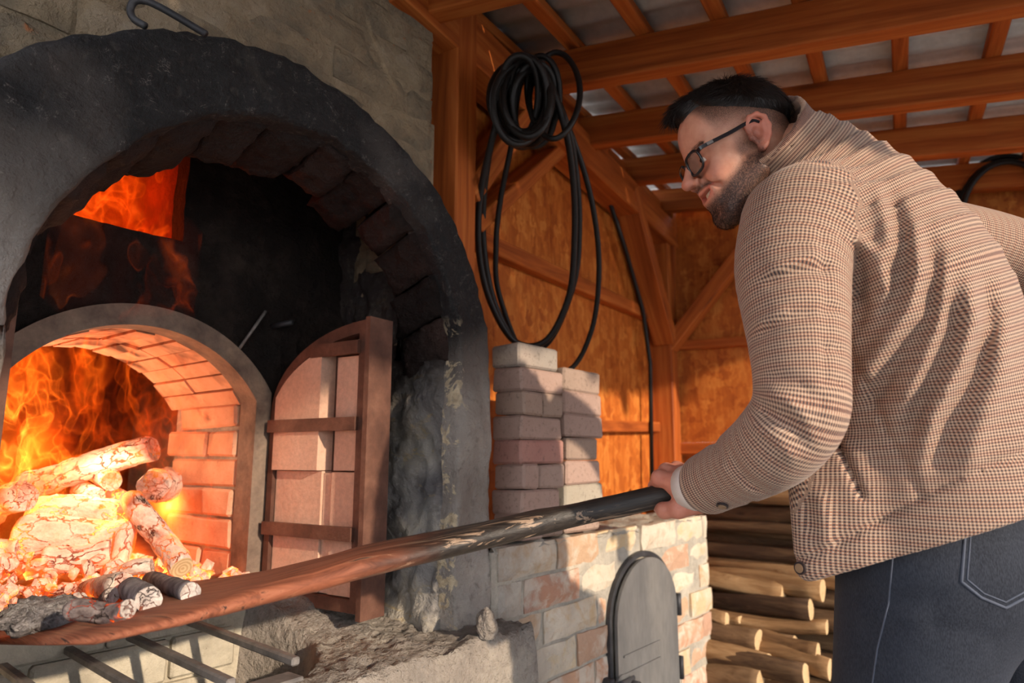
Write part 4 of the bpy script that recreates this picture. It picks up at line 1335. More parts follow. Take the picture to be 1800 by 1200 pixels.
# named, well visible logs: (end px, end py, X, radius, length, bark?, label, yaw, split)
spec = [
    (1350, 1166, 2.58, 0.046, 0.34, 1, 'log with a round pale sawn end low in the pile', 0.0, False),
    (1332, 1122, 2.62, 0.044, 0.32, 0, 'dark-barked log with an oval pale sawn end beside the wall', 0.0, False),
    (1428, 1078, 2.80, 0.036, 0.62, 0, 'long grey log across the middle of the pile', 0.0, False),
    (1446, 1040, 2.84, 0.040, 0.70, 1, 'light log running out under the jacket hem with a sawn end', 0.0, False),
    (1374, 1034, 2.80, 0.038, 0.45, 1, 'short split log with an orange wedge-shaped end', 0.0, True),
    (1452, 1100, 2.76, 0.036, 0.40, 1, 'pale split log with a bright torn end beside the jeans', -0.12, True),
    (1440, 1140, 2.68, 0.034, 0.36, 1, 'pale log end just right of the round sawn end', 0.0, False),
    (1362, 1112, 2.70, 0.026, 0.30, 1, 'thin pale stick above the round sawn end', 0.0, True),
    (1418, 1188, 2.58, 0.040, 0.42, 0, 'grey weathered log under the round sawn end', 0.0, False),
    (1336, 1205, 2.52, 0.040, 0.30, 0, 'dark log lowest against the wall corner', 0.0, False),
    (1276, 1086, 2.62, 0.026, 0.16, 1, 'small orange squared block wedged beside the wall', 0.06, True),
    (1298, 1090, 2.66, 0.020, 0.16, 1, 'small orange block next to the squared one', 0.0, True),
    (1460, 1170, 2.64, 0.034, 0.40, 1, 'split log lowest beside the dark jeans', 0.0, True),
    (1400, 1138, 2.74, 0.030, 0.45, 0, 'weathered stick behind the two pale sawn ends', 0.0, False),
]
for i, (px, py, X, r, L, kd, lb, yw, sp) in enumerate(spec):
    put_log(px, py, X, r, L, kd, lb, yw, 0.0, 40 + i, sp)
ordn = ['first', 'second', 'third', 'fourth', 'fifth', 'sixth', 'seventh', 'eighth', 'ninth', 'tenth']
row = 0
zt = 0.985
names = ordn + ['eleventh', 'twelfth', 'thirteenth', 'fourteenth', 'fifteenth']
while zt > 0.04:
    r = 0.037 + 0.007 * rl.random()
    for k in range(2):
        X = 2.915 + 0.098 * k + rl.uniform(-0.006, 0.006)
        L = 0.95 + rl.uniform(-0.10, 0.10)
        yend = 0.50 + rl.uniform(-0.08, 0.10)
        kd = rl.random() < 0.35
        me = log_mesh(L, r * 0.88, 200 + row * 7 + k, rl.random() < 0.45)
        me.materials.append(M['bare_wood'] if kd else M['bark']); me.materials.append(M['cut'])
        o = bpy.data.objects.new('firewood_log', me); COL.objects.link(o)
        o.location = (X, yend + L / 2, max(zt + 0.012 * (k - 0.5), r * 1.15)); o.rotation_euler = (rl.uniform(-0.012, 0.012), rl.uniform(0, 6.28), rl.uniform(-0.012, 0.012))
        tag(o, '%s log, %s layer from the pile top, %s' % ('bare' if kd else 'brown-barked', names[row], 'nearest the brick wall' if k == 0 else 'on the far side'), 'log', GL)
    zt -= r * 2.02; row += 1
# ------------------------------------------------------------------ wooden shovel (peel)
def mat_peel():
    t = NT('worn_peel_wood'); o = t.attr('along'); s_ = t.sep(o)
    q = t.comb(t.math('MULTIPLY', s_[0], 3.0), t.math('MULTIPLY', s_[1], 60.0), t.math('MULTIPLY', s_[2], 60.0))
    n1 = t.noise(q, 1.0, 5, 0.65, 0.8); n2 = t.noise(q, 4.0, 3, 0.6); n3 = t.noise(t.comb(s_[0], s_[1], s_[2]), 6.0, 4, 0.6)
    blade = t.ramp(n1, [(0.3, lin_c(96, 52, 34)), (0.5, lin_c(146, 84, 58)), (0.7, lin_c(176, 112, 82))])
    blade = t.mix(t.lin(n1, 0.60, 0.64), blade, lin_c(58, 34, 26))
    paint = t.ramp(n2, [(0.3, lin_c(34, 30, 28)), (0.7, lin_c(62, 54, 48))])
    worn = t.ramp(n2, [(0.3, lin_c(120, 96, 78)), (0.7, lin_c(176, 150, 126))])
    chip = t.math('MULTIPLY', t.lin(n1, 0.57, 0.60), t.lin(s_[0], 0.92, 0.80, 0.25, 1.0))
    handle = t.mix(chip, paint, worn)
    f = t.lin(t.math('ADD', s_[0], t.math('MULTIPLY', t.math('SUBTRACT', n3, 0.5), 0.25)), 0.42, 0.60)
    t.bsdf(t.mix(f, blade, handle), t.lin(f, 0, 1, 0.75, 0.45), 0, t.bump(n1, 0.5, 0.004), 0.35)
    return t.mat
M['peel'] = mat_peel()
HP = P(1176, 868, 1.125)                     # where the hand grips
BP = onZ(150, 1088, 0.862)                   # middle of the blade
pd = (HP - BP).normalized(); pside = pd.cross(Vector((0, 0, 1))).normalized(); pn = pside.cross(pd).normalized()
def on_peel(x, y): return on_plane(x, y, BP, pn)
secs = []
for xu, yu, xl, yl in ((-120, 1068, -120, 1120), (-60, 1062, -60, 1128), (0, 1056, 0, 1130), (90, 1046, 70, 1132), (180, 1040, 165, 1130), (250, 1034, 235, 1114), (330, 1027, 315, 1093), (400, 1021, 388, 1072), (470, 1013, 460, 1050), (560, 993, 552, 1024), (640, 972, 636, 1002)):
    secs.append((on_peel(xu, yu), on_peel(xl, yl)))
LP = (HP + pd * 0.05 - BP).length
def peel_mesh():
    vs = []; along = []; fs = []; n = 16
    rows = []
    for k, (u, l) in enumerate(secs):
        c = (u + l) / 2; hv_ = (u - l) / 2; w = hv_.length
        if hv_.dot(pside) < 0: hv_ = -hv_
        th = [0.008, 0.010, 0.010, 0.010, 0.010, 0.010, 0.011, 0.013, 0.015, 0.018, 0.019][k]
        sh = [0.7, 0.9, 1, 1, 1, 1, 1, 1, 1, 1, 1][k]
        rows.append((c, w * sh, th, hv_.normalized()))
    c0, w0, t0, s0_ = rows[-1]
    for t in np.linspace(0.12, 1.0, 12):
        c = c0.lerp(HP + pd * 0.05, t)
        rows.append((c, w0 + (0.0185 - w0) * min(1, t * 1.5), t0 + (0.0185 - t0) * t, s0_.lerp(pside, min(1, t * 2)).normalized()))
    for c, w, th, sd_ in rows:
        for k in range(n):
            a = 2 * math.pi * k / n
            e = 0.6 if w > 0.03 else 0.9
            ca, sa = math.cos(a), math.sin(a)
            p = c + sd_ * (w * math.copysign(abs(ca) ** e, ca)) + pn * (th * math.copysign(abs(sa) ** e, sa))
            p += pn * 0.0025 * fbm(p, 14.0)
            vs.append(p); along.append(((c - BP).dot(pd) / LP, (p - c).dot(pside), (p - c).dot(pn)))
    R = len(rows)
    for j in range(R - 1):
        for k in range(n):
            l = (k + 1) % n
            fs.append((j * n + k, j * n + l, (j + 1) * n + l, (j + 1) * n + k))
    fs.append(tuple(range(n))[::-1]); fs.append(tuple((R - 1) * n + k for k in range(n)))
    # blade rows first, handle rows after: two parts of one shovel
    cut = 9
    out = []
    for nm, lo_, hi_ in (('blade', 0, cut), ('handle', cut, R - 1)):
        f2 = [f for f in fs if len(f) == 4 and lo_ * n <= f[0] < hi_ * n]
        if nm == 'blade': f2.append(fs[-2])
        else: f2.append(fs[-1])
        used = sorted({i for f in f2 for i in f}); mp = {i: q for q, i in enumerate(used)}
        me = bpy.data.meshes.new(nm); me.from_pydata([tuple(vs[i]) for i in used], [], [tuple(mp[i] for i in f) for f in f2])
        me.polygons.foreach_set('use_smooth', [True] * len(me.polygons)); me.update()
        add_attr(me, 'along', np.array([along[i] for i in used]))
        out.append(me)
    return out
shovel = tag(empty('wooden_shovel', BP), 'long worn wooden shovel with a dark handle pushed into the oven', 'shovel')
mb_, mh_ = peel_mesh()
link('blade', mb_, M['peel'], shovel); link('handle', mh_, M['peel'], shovel)

# ------------------------------------------------------------------ the fire
M['ash_log'] = mat_ash_wood('ash_white_log', 2.6, lin_c(196, 172, 156), lin_c(246, 232, 218), 17.0, 0.0)
M['hot_log'] = mat_ash_wood('glowing_log', 7.0, lin_c(206, 170, 150), lin_c(244, 222, 204), 16.0, 0.03)
M['ember'] = mat_ash_wood('ember', 6.0, lin_c(84, 70, 66), lin_c(150, 134, 126), 26.0, 0.0)
M['ash'] = mat_noise('grey_wood_ash', [lin_c(96, 90, 90), lin_c(176, 168, 166), lin_c(220, 214, 210)], 34, 130, 0.95, 1.0, 0.03)
M['char_end'] = mat_ash_wood('cracked_log_end', 1.2, lin_c(150, 138, 130), lin_c(222, 210, 200), 30.0, 0.0)
GF = 'burning logs in the oven fire'
def fire_log(p0, p1, r0, r1, m, label, seed=0, end=None, rows=20, seg=20):
    p0 = Vector(p0); p1 = Vector(p1); d = p1 - p0; L = d.length
    c = (p0 + p1) / 2
    q = d.normalized().to_track_quat('Y', 'Z')
    vs = []; fs = []; mi = []
    for j in range(rows + 1):
        t = j / rows; y = -L / 2 + L * t
        for k in range(seg):
            a = 2 * math.pi * k / seg; r = r0 + (r1 - r0) * t
            p = Vector((math.cos(a) * r, y, math.sin(a) * r))
            f = 1 + 0.14 * fbm(p + Vector((seed * 3.1, seed, 0)), 22.0) + 0.08 * fbm(p, 60.0)
            if j in (0, rows): f *= 0.93
            bend = 0.006 * math.sin(t * 5 + seed)
            vs.append((p.x * f + bend, y, p.z * f + bend))
    for j in range(rows):
        for k in range(seg):
            l = (k + 1) % seg
            fs.append((j * seg + k, (j + 1) * seg + k, (j + 1) * seg + l, j * seg + l)); mi.append(0)
    for j in (0, rows):   # cracked end: a small dished fan
        b0 = len(vs); vs.append((0, (-L / 2 if j == 0 else L / 2) * 0.985, 0))
        for k in range(seg):
            l = (k + 1) % seg
            fs.append((b0, j * seg + k, j * seg + l) if j == 0 else (b0, j * seg + l, j * seg + k)); mi.append(1)
    me = bpy.data.meshes.new('burning_log'); me.from_pydata(vs, [], fs); me.polygons.foreach_set('material_index', mi)
    me.polygons.foreach_set('use_smooth', [x == 0 for x in mi]); me.update()
    me.materials.append(M[m]); me.materials.append(M[end or 'char_end'])
    o = bpy.data.objects.new('burning_log', me); COL.objects.link(o); o.location = c; o.rotation_mode = 'QUATERNION'; o.rotation_quaternion = q
    o.rotation_mode = 'XYZ'; o.rotation_euler = q.to_euler()
    tag(o, label, 'log', GF)
    return o
def on_blade(x, y, r): return on_plane(x, y, BP + pn * (r + 0.010), pn)     # resting on the shovel blade
fl = [
    ((30, 1058, 0), (135, 1056, 0), .016, .017, 'ember', 'dark red smouldering log at the left of the shovel', None),
    ((16, 1098, 0), (50, 1092, 0), .010, .011, 'ember', 'small charred chunk at the near left rim of the shovel', None),
    ((150, 1060, 0), (205, 1052, 0), .012, .013, 'ember', 'glowing red chunk between the logs on the shovel', None),
    ((40, 852, 1.80), (272, 790, 1.80), .036, .034, 'ash_log', 'long ash-white log leaning up highest in the fire', None),
    ((-30, 905, 1.66), (40, 868, 1.58), .034, .036, 'ash_log', 'ash-grey log end at the far left of the fire', None),
    ((60, 905, 1.68), (238, 905, 1.68), .044, .040, 'hot_log', 'thick glowing log lying across the middle of the fire', None),
    ((40, 945, 1.60), (225, 948, 1.62), .050, .046, 'hot_log', 'thickest blazing log just under the middle one', None),
    ((233, 880, 1.66), (322, 1000, 1.46), .026, .026, 'ash_log', 'cracked pale log sloping down to a brown sawn end', 'cut'),
    ((300, 845, 1.95), (272, 858, 1.72), .040, .040, 'ash_log', 'upright-ended log with star-cracked white end beside the brick jamb', None),
    ((170, 830, 1.95), (200, 848, 1.74), .026, .026, 'ash_log', 'small white log end under the leaning log', None),
    ((190, 868, 1.95), (214, 876, 1.76), .020, .020, 'hot_log', 'small red glowing log end in the gap', 'hot_log'),
    ((140, 862, 1.92), (162, 872, 1.72), .026, .026, 'ash_log', 'short white stub left of the red end', None),
    ((236, 925, 1.62), (196, 1000, 1.52), .020, .022, 'hot_log', 'thin pink glowing stick slanting down in the centre', None),
    ((80, 990, 1.50), (195, 968, 1.55), .030, .028, 'hot_log', 'orange glowing chunk in front of the thickest log', None),
    ((-40, 1022, 0), (70, 1020, 0), .024, .022, 'hot_log', 'salmon glowing log at the left front of the embers', None),
    ((85, 1042, 0), (222, 1034, 0), .020, .021, 'ash_log', 'half-burnt log with a red glowing end lying on the shovel', 'hot_log'),
    ((185, 1012, 1.44), (268, 995, 1.46), .017, .016, 'ash_log', 'thin charred stick behind the half-burnt log', None),
    ((225, 1036, 0), (254, 1048, 0), .017, .018, 'ash', 'short ash-covered stub with star-cracked end on the shovel', None),
    ((262, 1020, 0), (328, 1034, 0), .013, .015, 'ash', 'ash-covered log pointing at the sawn-off brown end', None),
    ((135, 1080, 0), (225, 1068, 0), .015, .013, 'ember', 'dark smouldering lump at the shovel edge', None),
    ((-30, 970, 1.55), (40, 965, 1.56), .030, .028, 'hot_log', 'blazing chunk at the left edge of the fire', None),
]
for i, (p0, p1, r0, r1, m, lb, en) in enumerate(fl):
    fire_log(P(*p0) if p0[2] else on_blade(p0[0], p0[1], r0), P(*p1) if p1[2] else on_blade(p1[0], p1[1], r1), r0, r1, m, lb, i + 1, en)
# flaky ash lump on the shovel
def lump(c, r, m, seed, sub=4, amp=0.35, sc=1.6, name='ash_lump'):
    bm = bmesh.new(); bmesh.ops.create_icosphere(bm, subdivisions=sub, radius=1.0)
    for v in bm.verts:
        d = v.co.copy(); k = 1 + amp * fbm(d + Vector((seed, 0, 0)), sc) + 0.12 * fbm(d * Vector((1, 1, 3)) if False else d, 7.0)
        k += 0.22 * abs(fbm(d, 3.3))
        v.co = Vector((d.x * r[0], d.y * r[1], d.z * r[2])) * k
    me = bpy.data.meshes.new(name); bm.to_mesh(me); bm.free()
    me.polygons.foreach_set('use_smooth', [sub > 3] * len(me.polygons))
    o = link(name, me, M[m]); o.location = c
    return o
tag(lump(on_blade(75, 1082, 0.016), (0.052, 0.042, 0.024), 'ash', 3), 'flaky pale grey ash lump on the shovel blade', 'ash lump')
tag(lump(on_blade(8, 1066, 0.016), (0.040, 0.036, 0.024), 'ember', 5), 'red glowing ember lump at the left edge of the shovel', 'ember')
# bed of embers under the logs, nobody could count them
def ember_bed():
    rnd = random.Random(3)
    b = bmesh.new()
    for k in range(420):
        u = rnd.random()
        x = rnd.uniform(0.22, 0.93); y = rnd.uniform(1.44, 2.25)
        hgt = 0.085 * math.exp(-((x - 0.55) / 0.28) ** 2 - ((y - 1.8) / 0.3) ** 2)
        s_ = rnd.uniform(0.010, 0.026)
        m = Matrix.Translation((x, y, ZH + hgt * rnd.random() + s_ * 0.4)) @ Matrix.Rotation(rnd.uniform(0, 6), 4, Vector((rnd.random(), rnd.random(), rnd.random() + 0.1)))
        r = bmesh.ops.create_icosphere(b, subdivisions=1, radius=s_, matrix=m @ Matrix.Diagonal((1, 0.7 + rnd.random() * 0.6, 0.6, 1)))
    for k in range(150):
        t = rnd.random(); x_ = rnd.uniform(-20, 270); y_ = 1068 + rnd.uniform(-35, 36) - max(0, x_ - 100) * 0.20
        p = on_peel(x_, y_); s_ = rnd.uniform(0.005, 0.012)
        bmesh.ops.create_icosphere(b, subdivisions=1, radius=s_, matrix=Matrix.Translation(p + pn * (0.010 + s_ * 0.5)) @ Matrix.Rotation(rnd.uniform(0, 6), 4, Vector((rnd.random(), rnd.random(), 1))) @ Matrix.Diagonal((1, 1.5, 0.6, 1)))
    for v in b.verts: v.co += Vector((fbm(v.co, 60.0), fbm(v.co, 61.0), fbm(v.co, 62.0))) * 0.004
    me = bpy.data.meshes.new('ember_bed'); b.to_mesh(me); b.free()
    return link('ember_bed', me, M['hot_log'])
tag(ember_bed(), 'glowing embers spread over the hearth and shovel', 'embers', kind='stuff')

def mat_flame(name, hot, base=(0.55, 1.75, 0.5), gain=1.0, zlo=0.86, zhi=1.55, red=0.0):
    t = NT(name); p = t.pos(); s_ = t.sep(p)
    w = t.noise(t.vmath('MULTIPLY', p, (1, 1, 0.6)), 4.5, 3, 0.55, 0.0, 'Color')
    q = t.vmath('ADD', t.vmath('MULTIPLY', p, (1.0, 1.0, 0.45)), t.vmath('SCALE', t.vmath('SUBTRACT', w, (0.5, 0.5, 0.5)), 0.42))
    n1 = t.noise(q, 6.5, 2, 0.45); n2 = t.noise(t.vmath('ADD', q, (5, 5, 5)), 3.2, 2, 0.5)
    sh = t.lin(t.math('ABSOLUTE', t.math('SUBTRACT', n1, 0.5)), 0.0, 0.022, 1.0, 0.0)
    sh = t.math('POWER', sh, 2.2)
    veil = t.lin(n2, 0.50, 0.72)
    hz = t.lin(s_[2], zlo, zhi, 1.0, 0.10)
    lx = t.lin(s_[0], 0.30, 0.85, 1.0, 0.28)
    env = t.math('MULTIPLY', hz, lx)
    dens = t.math('MULTIPLY', t.math('ADD', t.math('MULTIPLY', sh, t.lin(n2, 0.40, 0.62)), t.math('MULTIPLY', veil, 0.05)), env)
    hs = None
    for c, r, a in hot:
        k = t.math('MULTIPLY', t.math('POWER', t.sphere_mask(p, c, 0.0, r), 2.0), a)
        hs = k if hs is None else t.math('ADD', hs, k)
    if hs is not None: dens = t.math('ADD', dens, t.math('MULTIPLY', hs, t.lin(n1, 0.42, 0.58)))
    col = t.ramp(t.math('MULTIPLY', dens, 1.0), [(0.0, (1.0, 0.05, 0.0)), (0.22, (1.0, 0.20, 0.012)), (0.55, (1.0, 0.42, 0.05)), (1.0, (1.0, 0.70, 0.20))])
    if red: col = t.mix(red, col, (1.0, 0.05, 0.0))
    em = t.n('ShaderNodeEmission', Color=col, Strength=t.math('MULTIPLY', dens, gain))
    t.t.links.new(em.outputs[0], t.out.inputs['Volume'])
    return t.mat
hs = [(tuple(P(300, 888, 1.88)), 0.11, 1.2), (tuple(P(30, 640, 1.75)), 0.13, 0.5), (tuple(P(20, 790, 1.7)), 0.16, 0.5), (tuple(P(150, 930, 1.72)), 0.14, 0.5), (tuple(P(215, 1000, 1.55)), 0.09, 0.6)]
M['flame'] = mat_flame('flame', hs, gain=120.0)
b = MB(); b.box((0.16, 1.64, ZH + 0.02), (0.935, 2.02, 1.475), ch=0.05)
tag(b.build('flames', M['flame']), 'orange and yellow flames licking over the logs inside the oven', 'flames', kind='stuff')
M['flue_flame'] = mat_flame('flue_flame', [], gain=52.0, zlo=1.2, zhi=2.4, red=0.75)
b = MB(); b.box((0.335, YI + 0.02, 1.56), (0.72, YI + 0.36, 1.85), ch=0.03)
tag(b.build('flames', M['flue_flame']), 'deep red flames drawn into the flue slot above the fire arch', 'flames', kind='stuff')
M['wisp'] = mat_flame('flame_wisp', [], gain=14.0, zlo=1.3, zhi=2.2, red=0.6)
b = MB(); b.box((0.44, YI - 0.10, 1.40), (0.74, YI - 0.02, 1.66), ch=0.03)
tag(b.build('flames', M['wisp']), 'faint red wisps of flame rising in front of the sooty wall over the fire arch', 'flames', kind='stuff')
for nm, p, e, r, c in (('fire_glow', P(170, 830, 1.72), 3.6, 0.10, (1.0, 0.70, 0.42)), ('fire_glow', P(60, 700, 1.85), 3.2, 0.12, (1.0, 0.64, 0.36)), ('fire_glow', Vector((0.55, YI + 0.2, 1.70)), 3.0, 0.05, (1.0, 0.10, 0.01))):
    l = bpy.data.lights.new(nm, 'POINT'); l.energy = e; l.color = c; l.shadow_soft_size = r
    o = bpy.data.objects.new(nm, l); COL.objects.link(o); o.location = p
# ------------------------------------------------------------------ the man
def NP(x, y, d): return A(P(x, y, d))
Rh = A(RIGHT); Fh = A((math.cos(AZ), math.sin(AZ), 0)); Zh = A((0, 0, 1))
TH = math.radians(50)
Lat = math.cos(TH) * Rh + math.sin(TH) * Fh          # his left to his right
Fac = -math.sin(TH) * Rh + math.cos(TH) * Fh         # where the chest faces: the oven
person = tag(empty('person', P(1680, 900, 1.15)), 'man in a small-check jacket and dark jeans bending forward to push a long wooden shovel', 'person')
person.location.z = 0.0

# --- materials
def mat_skin():
    t = NT('skin'); o = t.pos(); be = t.attr('beard', 'Fac'); fa = t.attr('fade', 'Fac'); re = t.attr('red', 'Fac')
    n1 = t.noise(o, 60.0, 4, 0.6); n2 = t.noise(o, 420.0, 2, 0.6); n3 = t.noise(o, 900.0, 1, 0.5)
    col = t.ramp(n1, [(0.3, lin_c(196, 136, 112)), (0.7, lin_c(214, 158, 132))])
    col = t.mix(re, col, lin_c(196, 102, 86))
    st = t.math('MULTIPLY', be, t.lin(n2, 0.30, 0.62, 0.66, 1.0))
    col = t.mix(t.math('MINIMUM', st, 0.94), col, lin_c(44, 30, 26))
    col = t.mix(t.math('MULTIPLY', fa, t.lin(n3, 0.3, 0.6, 0.6, 1.0)), col, lin_c(38, 29, 26))
    t.bsdf(col, 0.48, 0, t.bump(n2, 0.12, 0.001), 0.4, Subsurface_Weight=0.12, Subsurface_Scale=0.008, Subsurface_Radius=(1.0, 0.35, 0.2))
    return t.mat
def mat_fabric():
    """fine cream and navy check with rust stripes, woven in the cloth's own directions"""
    t = NT('small_check_wool'); u = t.sep(t.attr('cloth')); K = 2 * math.pi / 0.0045
    a = t.math('SINE', t.math('MULTIPLY', u[0], K)); b_ = t.math('SINE', t.math('MULTIPLY', u[1], K))
    ca = t.lin(a, -0.55, 0.20); cb = t.lin(b_, -0.55, 0.20)
    dark = t.math('MULTIPLY', ca, cb)                       # navy squares
    mid = t.math('SUBTRACT', t.math('MAXIMUM', ca, cb), dark)
    st = t.lin(t.math('SINE', t.math('MULTIPLY', u[1], K / 4.0)), -0.2, 0.6)
    cream = lin_c(208, 184, 160); rust = lin_c(158, 108, 86); navy = lin_c(50, 44, 52)
    mc = t.mix(st, lin_c(168, 132, 110), rust)
    col = t.mix(mid, cream, mc); col = t.mix(dark, col, navy)
    n = t.noise(t.attr('cloth'), 900.0, 2, 0.6)
    col = t.mix(t.lin(n, 0.3, 0.7, 0.0, 0.25), col, lin_c(120, 96, 82))
    t.bsdf(col, 0.85, 0, t.bump(t.math('ADD', n, t.math('MULTIPLY', t.math('ADD', a, b_), 0.3)), 0.25, 0.0012), 0.2, Sheen_Weight=0.15)
    return t.mat
def mat_denim():
    t = NT('dark_denim'); o = t.pos(); n1 = t.noise(o, 7.0, 4, 0.6); n2 = t.noise(t.vmath('MULTIPLY', o, (1, 1, 0.25)), 700.0, 2, 0.6)
    col = t.ramp(n1, [(0.3, lin_c(26, 29, 38)), (0.7, lin_c(44, 48, 58))])
    col = t.mix(t.lin(n2, 0.35, 0.7, 0.0, 0.5), col, lin_c(66, 71, 82))
    t.bsdf(col, 0.8, 0, t.bump(n2, 0.4, 0.001), 0.25)
    return t.mat
M['skin'] = mat_skin(); M['fabric'] = mat_fabric(); M['denim'] = mat_denim()
M['stitch'] = mat_plain('denim_seam', lin_c(84, 90, 104), 0.8)
M['shirt'] = mat_plain('white_knit', lin_c(232, 228, 224), 0.8, s=300.0, amt=0.1)
M['hair'] = mat_plain('black_brown_hair', lin_c(34, 25, 22), 0.42, 0, 0.5, s=90, amt=0.4)
M['beard'] = mat_plain('dark_beard_hair', lin_c(30, 21, 18), 0.5, 0, 0.4)
M['black_plastic'] = mat_plain('black_acetate', lin_c(22, 24, 30), 0.22, 0, 0.6, amt=0.05)
M['button'] = mat_plain('horn_button', lin_c(150, 120, 92), 0.35, 0.0, 0.5)
M['button_rim'] = mat_plain('dark_button_rim', lin_c(60, 52, 54), 0.35, 0.4, 0.5)
M['teeth'] = mat_plain('teeth', lin_c(236, 222, 200), 0.3, 0, 0.5, amt=0.1)
M['lips'] = mat_plain('lips', lin_c(190, 104, 92), 0.45, 0, 0.4, amt=0.1)
M['eye'] = mat_plain('eye_white', lin_c(226, 214, 206), 0.2, 0, 0.5, amt=0.05)
M['iris'] = mat_plain('dark_iris', lin_c(46, 30, 22), 0.15, 0, 0.6)
M['shoe'] = mat_plain('dark_leather', lin_c(40, 34, 30), 0.4)
_t = NT('spectacle_glass')
_f = _t.n('ShaderNodeFresnel', IOR=1.45).outputs[0]
_tr = _t.n('ShaderNodeBsdfTransparent', Color=(0.96, 0.97, 0.97, 1)); _gl = _t.n('ShaderNodeBsdfGlossy', Roughness=0.02)
_mx = _t.t.nodes.new('ShaderNodeMixShader'); _t.t.links.new(_f, _mx.inputs[0]); _t.t.links.new(_tr.outputs[0], _mx.inputs[1]); _t.t.links.new(_gl.outputs[0], _mx.inputs[2]); _t.t.links.new(_mx.outputs[0], _t.out.inputs['Surface'])
M['lens'] = _t.mat

# --- jacket: loft of the trunk, sleeves, folds
SEC = [  # px, py, depth, half width across the shoulders, half depth front-back
    (1650, 1040, 1.09, 0.205, 0.205),
    (1640, 900, 1.10, 0.205, 0.195),
    (1628, 780, 1.11, 0.205, 0.180),
    (1602, 640, 1.12, 0.220, 0.170),
    (1565, 510, 1.13, 0.228, 0.160),
    (1505, 395, 1.15, 0.205, 0.130),
    (1445, 315, 1.165, 0.130, 0.095),
    (1398, 272, 1.17, 0.075, 0.075)]
def refine(rows, m):
    """Catmull-Rom through the sections, so the trunk has no kinks"""
    rows = np.array(rows, dtype=float); out = []
    for i in range(len(rows) - 1):
        p0, p1, p2, p3 = rows[max(i - 1, 0)], rows[i], rows[i + 1], rows[min(i + 2, len(rows) - 1)]
        for k in range(m):
            t = k / m
            out.append(0.5 * (2 * p1 + (p2 - p0) * t + (2 * p0 - 5 * p1 + 4 * p2 - p3) * t * t + (3 * p1 - p0 - 3 * p2 + p3) * t ** 3))
    out.append(rows[-1])
    return np.array(out)
SEC = refine(SEC, 3)
SC_C = np.array([NP(*s_[:3]) for s_ in SEC]); SC_A = SEC[:, 3]; SC_B = SEC[:, 4]
def trunk(p, grow=0.0, full=False):
    best = np.full(len(p), 1e9); vv = np.zeros(len(p)); uu = np.zeros(len(p)); acc = 0.0; wsum = 0.0
    n = len(SEC)
    for i in range(n - 1):
        a, b = SC_C[i], SC_C[i + 1]; d = b - a; L = np.linalg.norm(d); ax = d / L
        t0 = ((p - a) @ ax) / L
        t = np.clip(t0, 0, 1)
        c = a + t[:, None] * d
        fr = nrm(Fac - ax * (Fac @ ax)); lt = nrm(np.cross(fr, ax)); 
        if lt @ Lat < 0: lt = -lt
        q = p - c
        ra = SC_A[i] + (SC_A[i + 1] - SC_A[i]) * t + grow; rb = SC_B[i] + (SC_B[i + 1] - SC_B[i]) * t + grow
        la = q @ lt; de = q @ fr
        e = 2.25
        k = (np.abs(la / ra) ** e + np.abs(de / rb) ** e) ** (1 / e)
        dr = (k - 1) * np.minimum(ra, rb)
        axd = np.abs(q @ ax)
        dd = np.maximum(dr, axd - 0.022)
        m = dd < best
        best = np.where(m, dd, best)
        if full:
            sel = (t0 >= 0) if i else np.ones(len(p), bool)
            uu = np.where(sel, np.arctan2(la / ra, de / rb) * 0.19, uu)
            w_ = 1.0 / np.maximum(np.abs(t0 - 0.5) * L + 0.4 * L, 0.01) ** 4      # blended lengthwise coordinate
            vv += w_ * (acc + np.clip(t0, -2.0, 3.0) * L); wsum = wsum + w_
        acc += L
    return (best, uu, vv / wsum) if full else best
ARM_L = [(1405, 395, 1.035, 0.086), (1392, 470, 0.990, 0.080), (1399, 560, 0.950, 0.070), (1407, 650, 0.925, 0.0625), (1405, 722, 0.912, 0.0615), (1368, 775, 0.935, 0.0600), (1318, 812, 0.985, 0.0545), (1268, 838, 1.035, 0.0485), (1244, 850, 1.060, 0.0475)]
ARM_R = [(1640, 412, 1.32, 0.070), (1730, 434, 1.35, 0.072), (1800, 456, 1.35, 0.070), (1880, 490, 1.34, 0.066), (1890, 560, 1.36, 0.060), (1830, 640, 1.42, 0.05), (1770, 700, 1.46, 0.045)]
def chain(p, pts, full=False):
    pts = refine(pts, 4)
    best = np.full(len(p), 1e9); uu = np.zeros(len(p)); vv = np.zeros(len(p)); acc = 0.0
    wsum = 0.0
    W = [NP(*q[:3]) for q in pts]
    ref = nrm(nCAM - W[len(W) // 2])
    for i in range(len(W) - 1):
        a, b = W[i], W[i + 1]; d = b - a; L = np.linalg.norm(d); ax = d / L
        t = np.clip(((p - a) @ ax) / L, 0, 1)
        q = p - a - t[:, None] * d
        dd = np.linalg.norm(q, axis=1) - (pts[i][3] + (pts[i + 1][3] - pts[i][3]) * t)
        if i == len(W) - 2: dd = np.maximum(dd, ((p - b) @ ax) - 0.002)
        m = dd < best; best = np.where(m, dd, best)
        if full:
            r1 = nrm(ref - ax * (ref @ ax)); r2 = np.cross(ax, r1)
            uu = np.where(m, np.arctan2(q @ r2, q @ r1) * 0.068, uu)
            w_ = 1.0 / np.maximum(np.linalg.norm(q, axis=1), 0.01) ** 7        # blended lengthwise coordinate: no jumps at the joints
            tu = np.clip(((p - a) @ ax) / L, -1.0 if i else -3, 2.0)
            vv += w_ * (acc + tu * L); wsum = wsum + w_
        acc += L
    return (best, uu, vv / wsum) if full else best
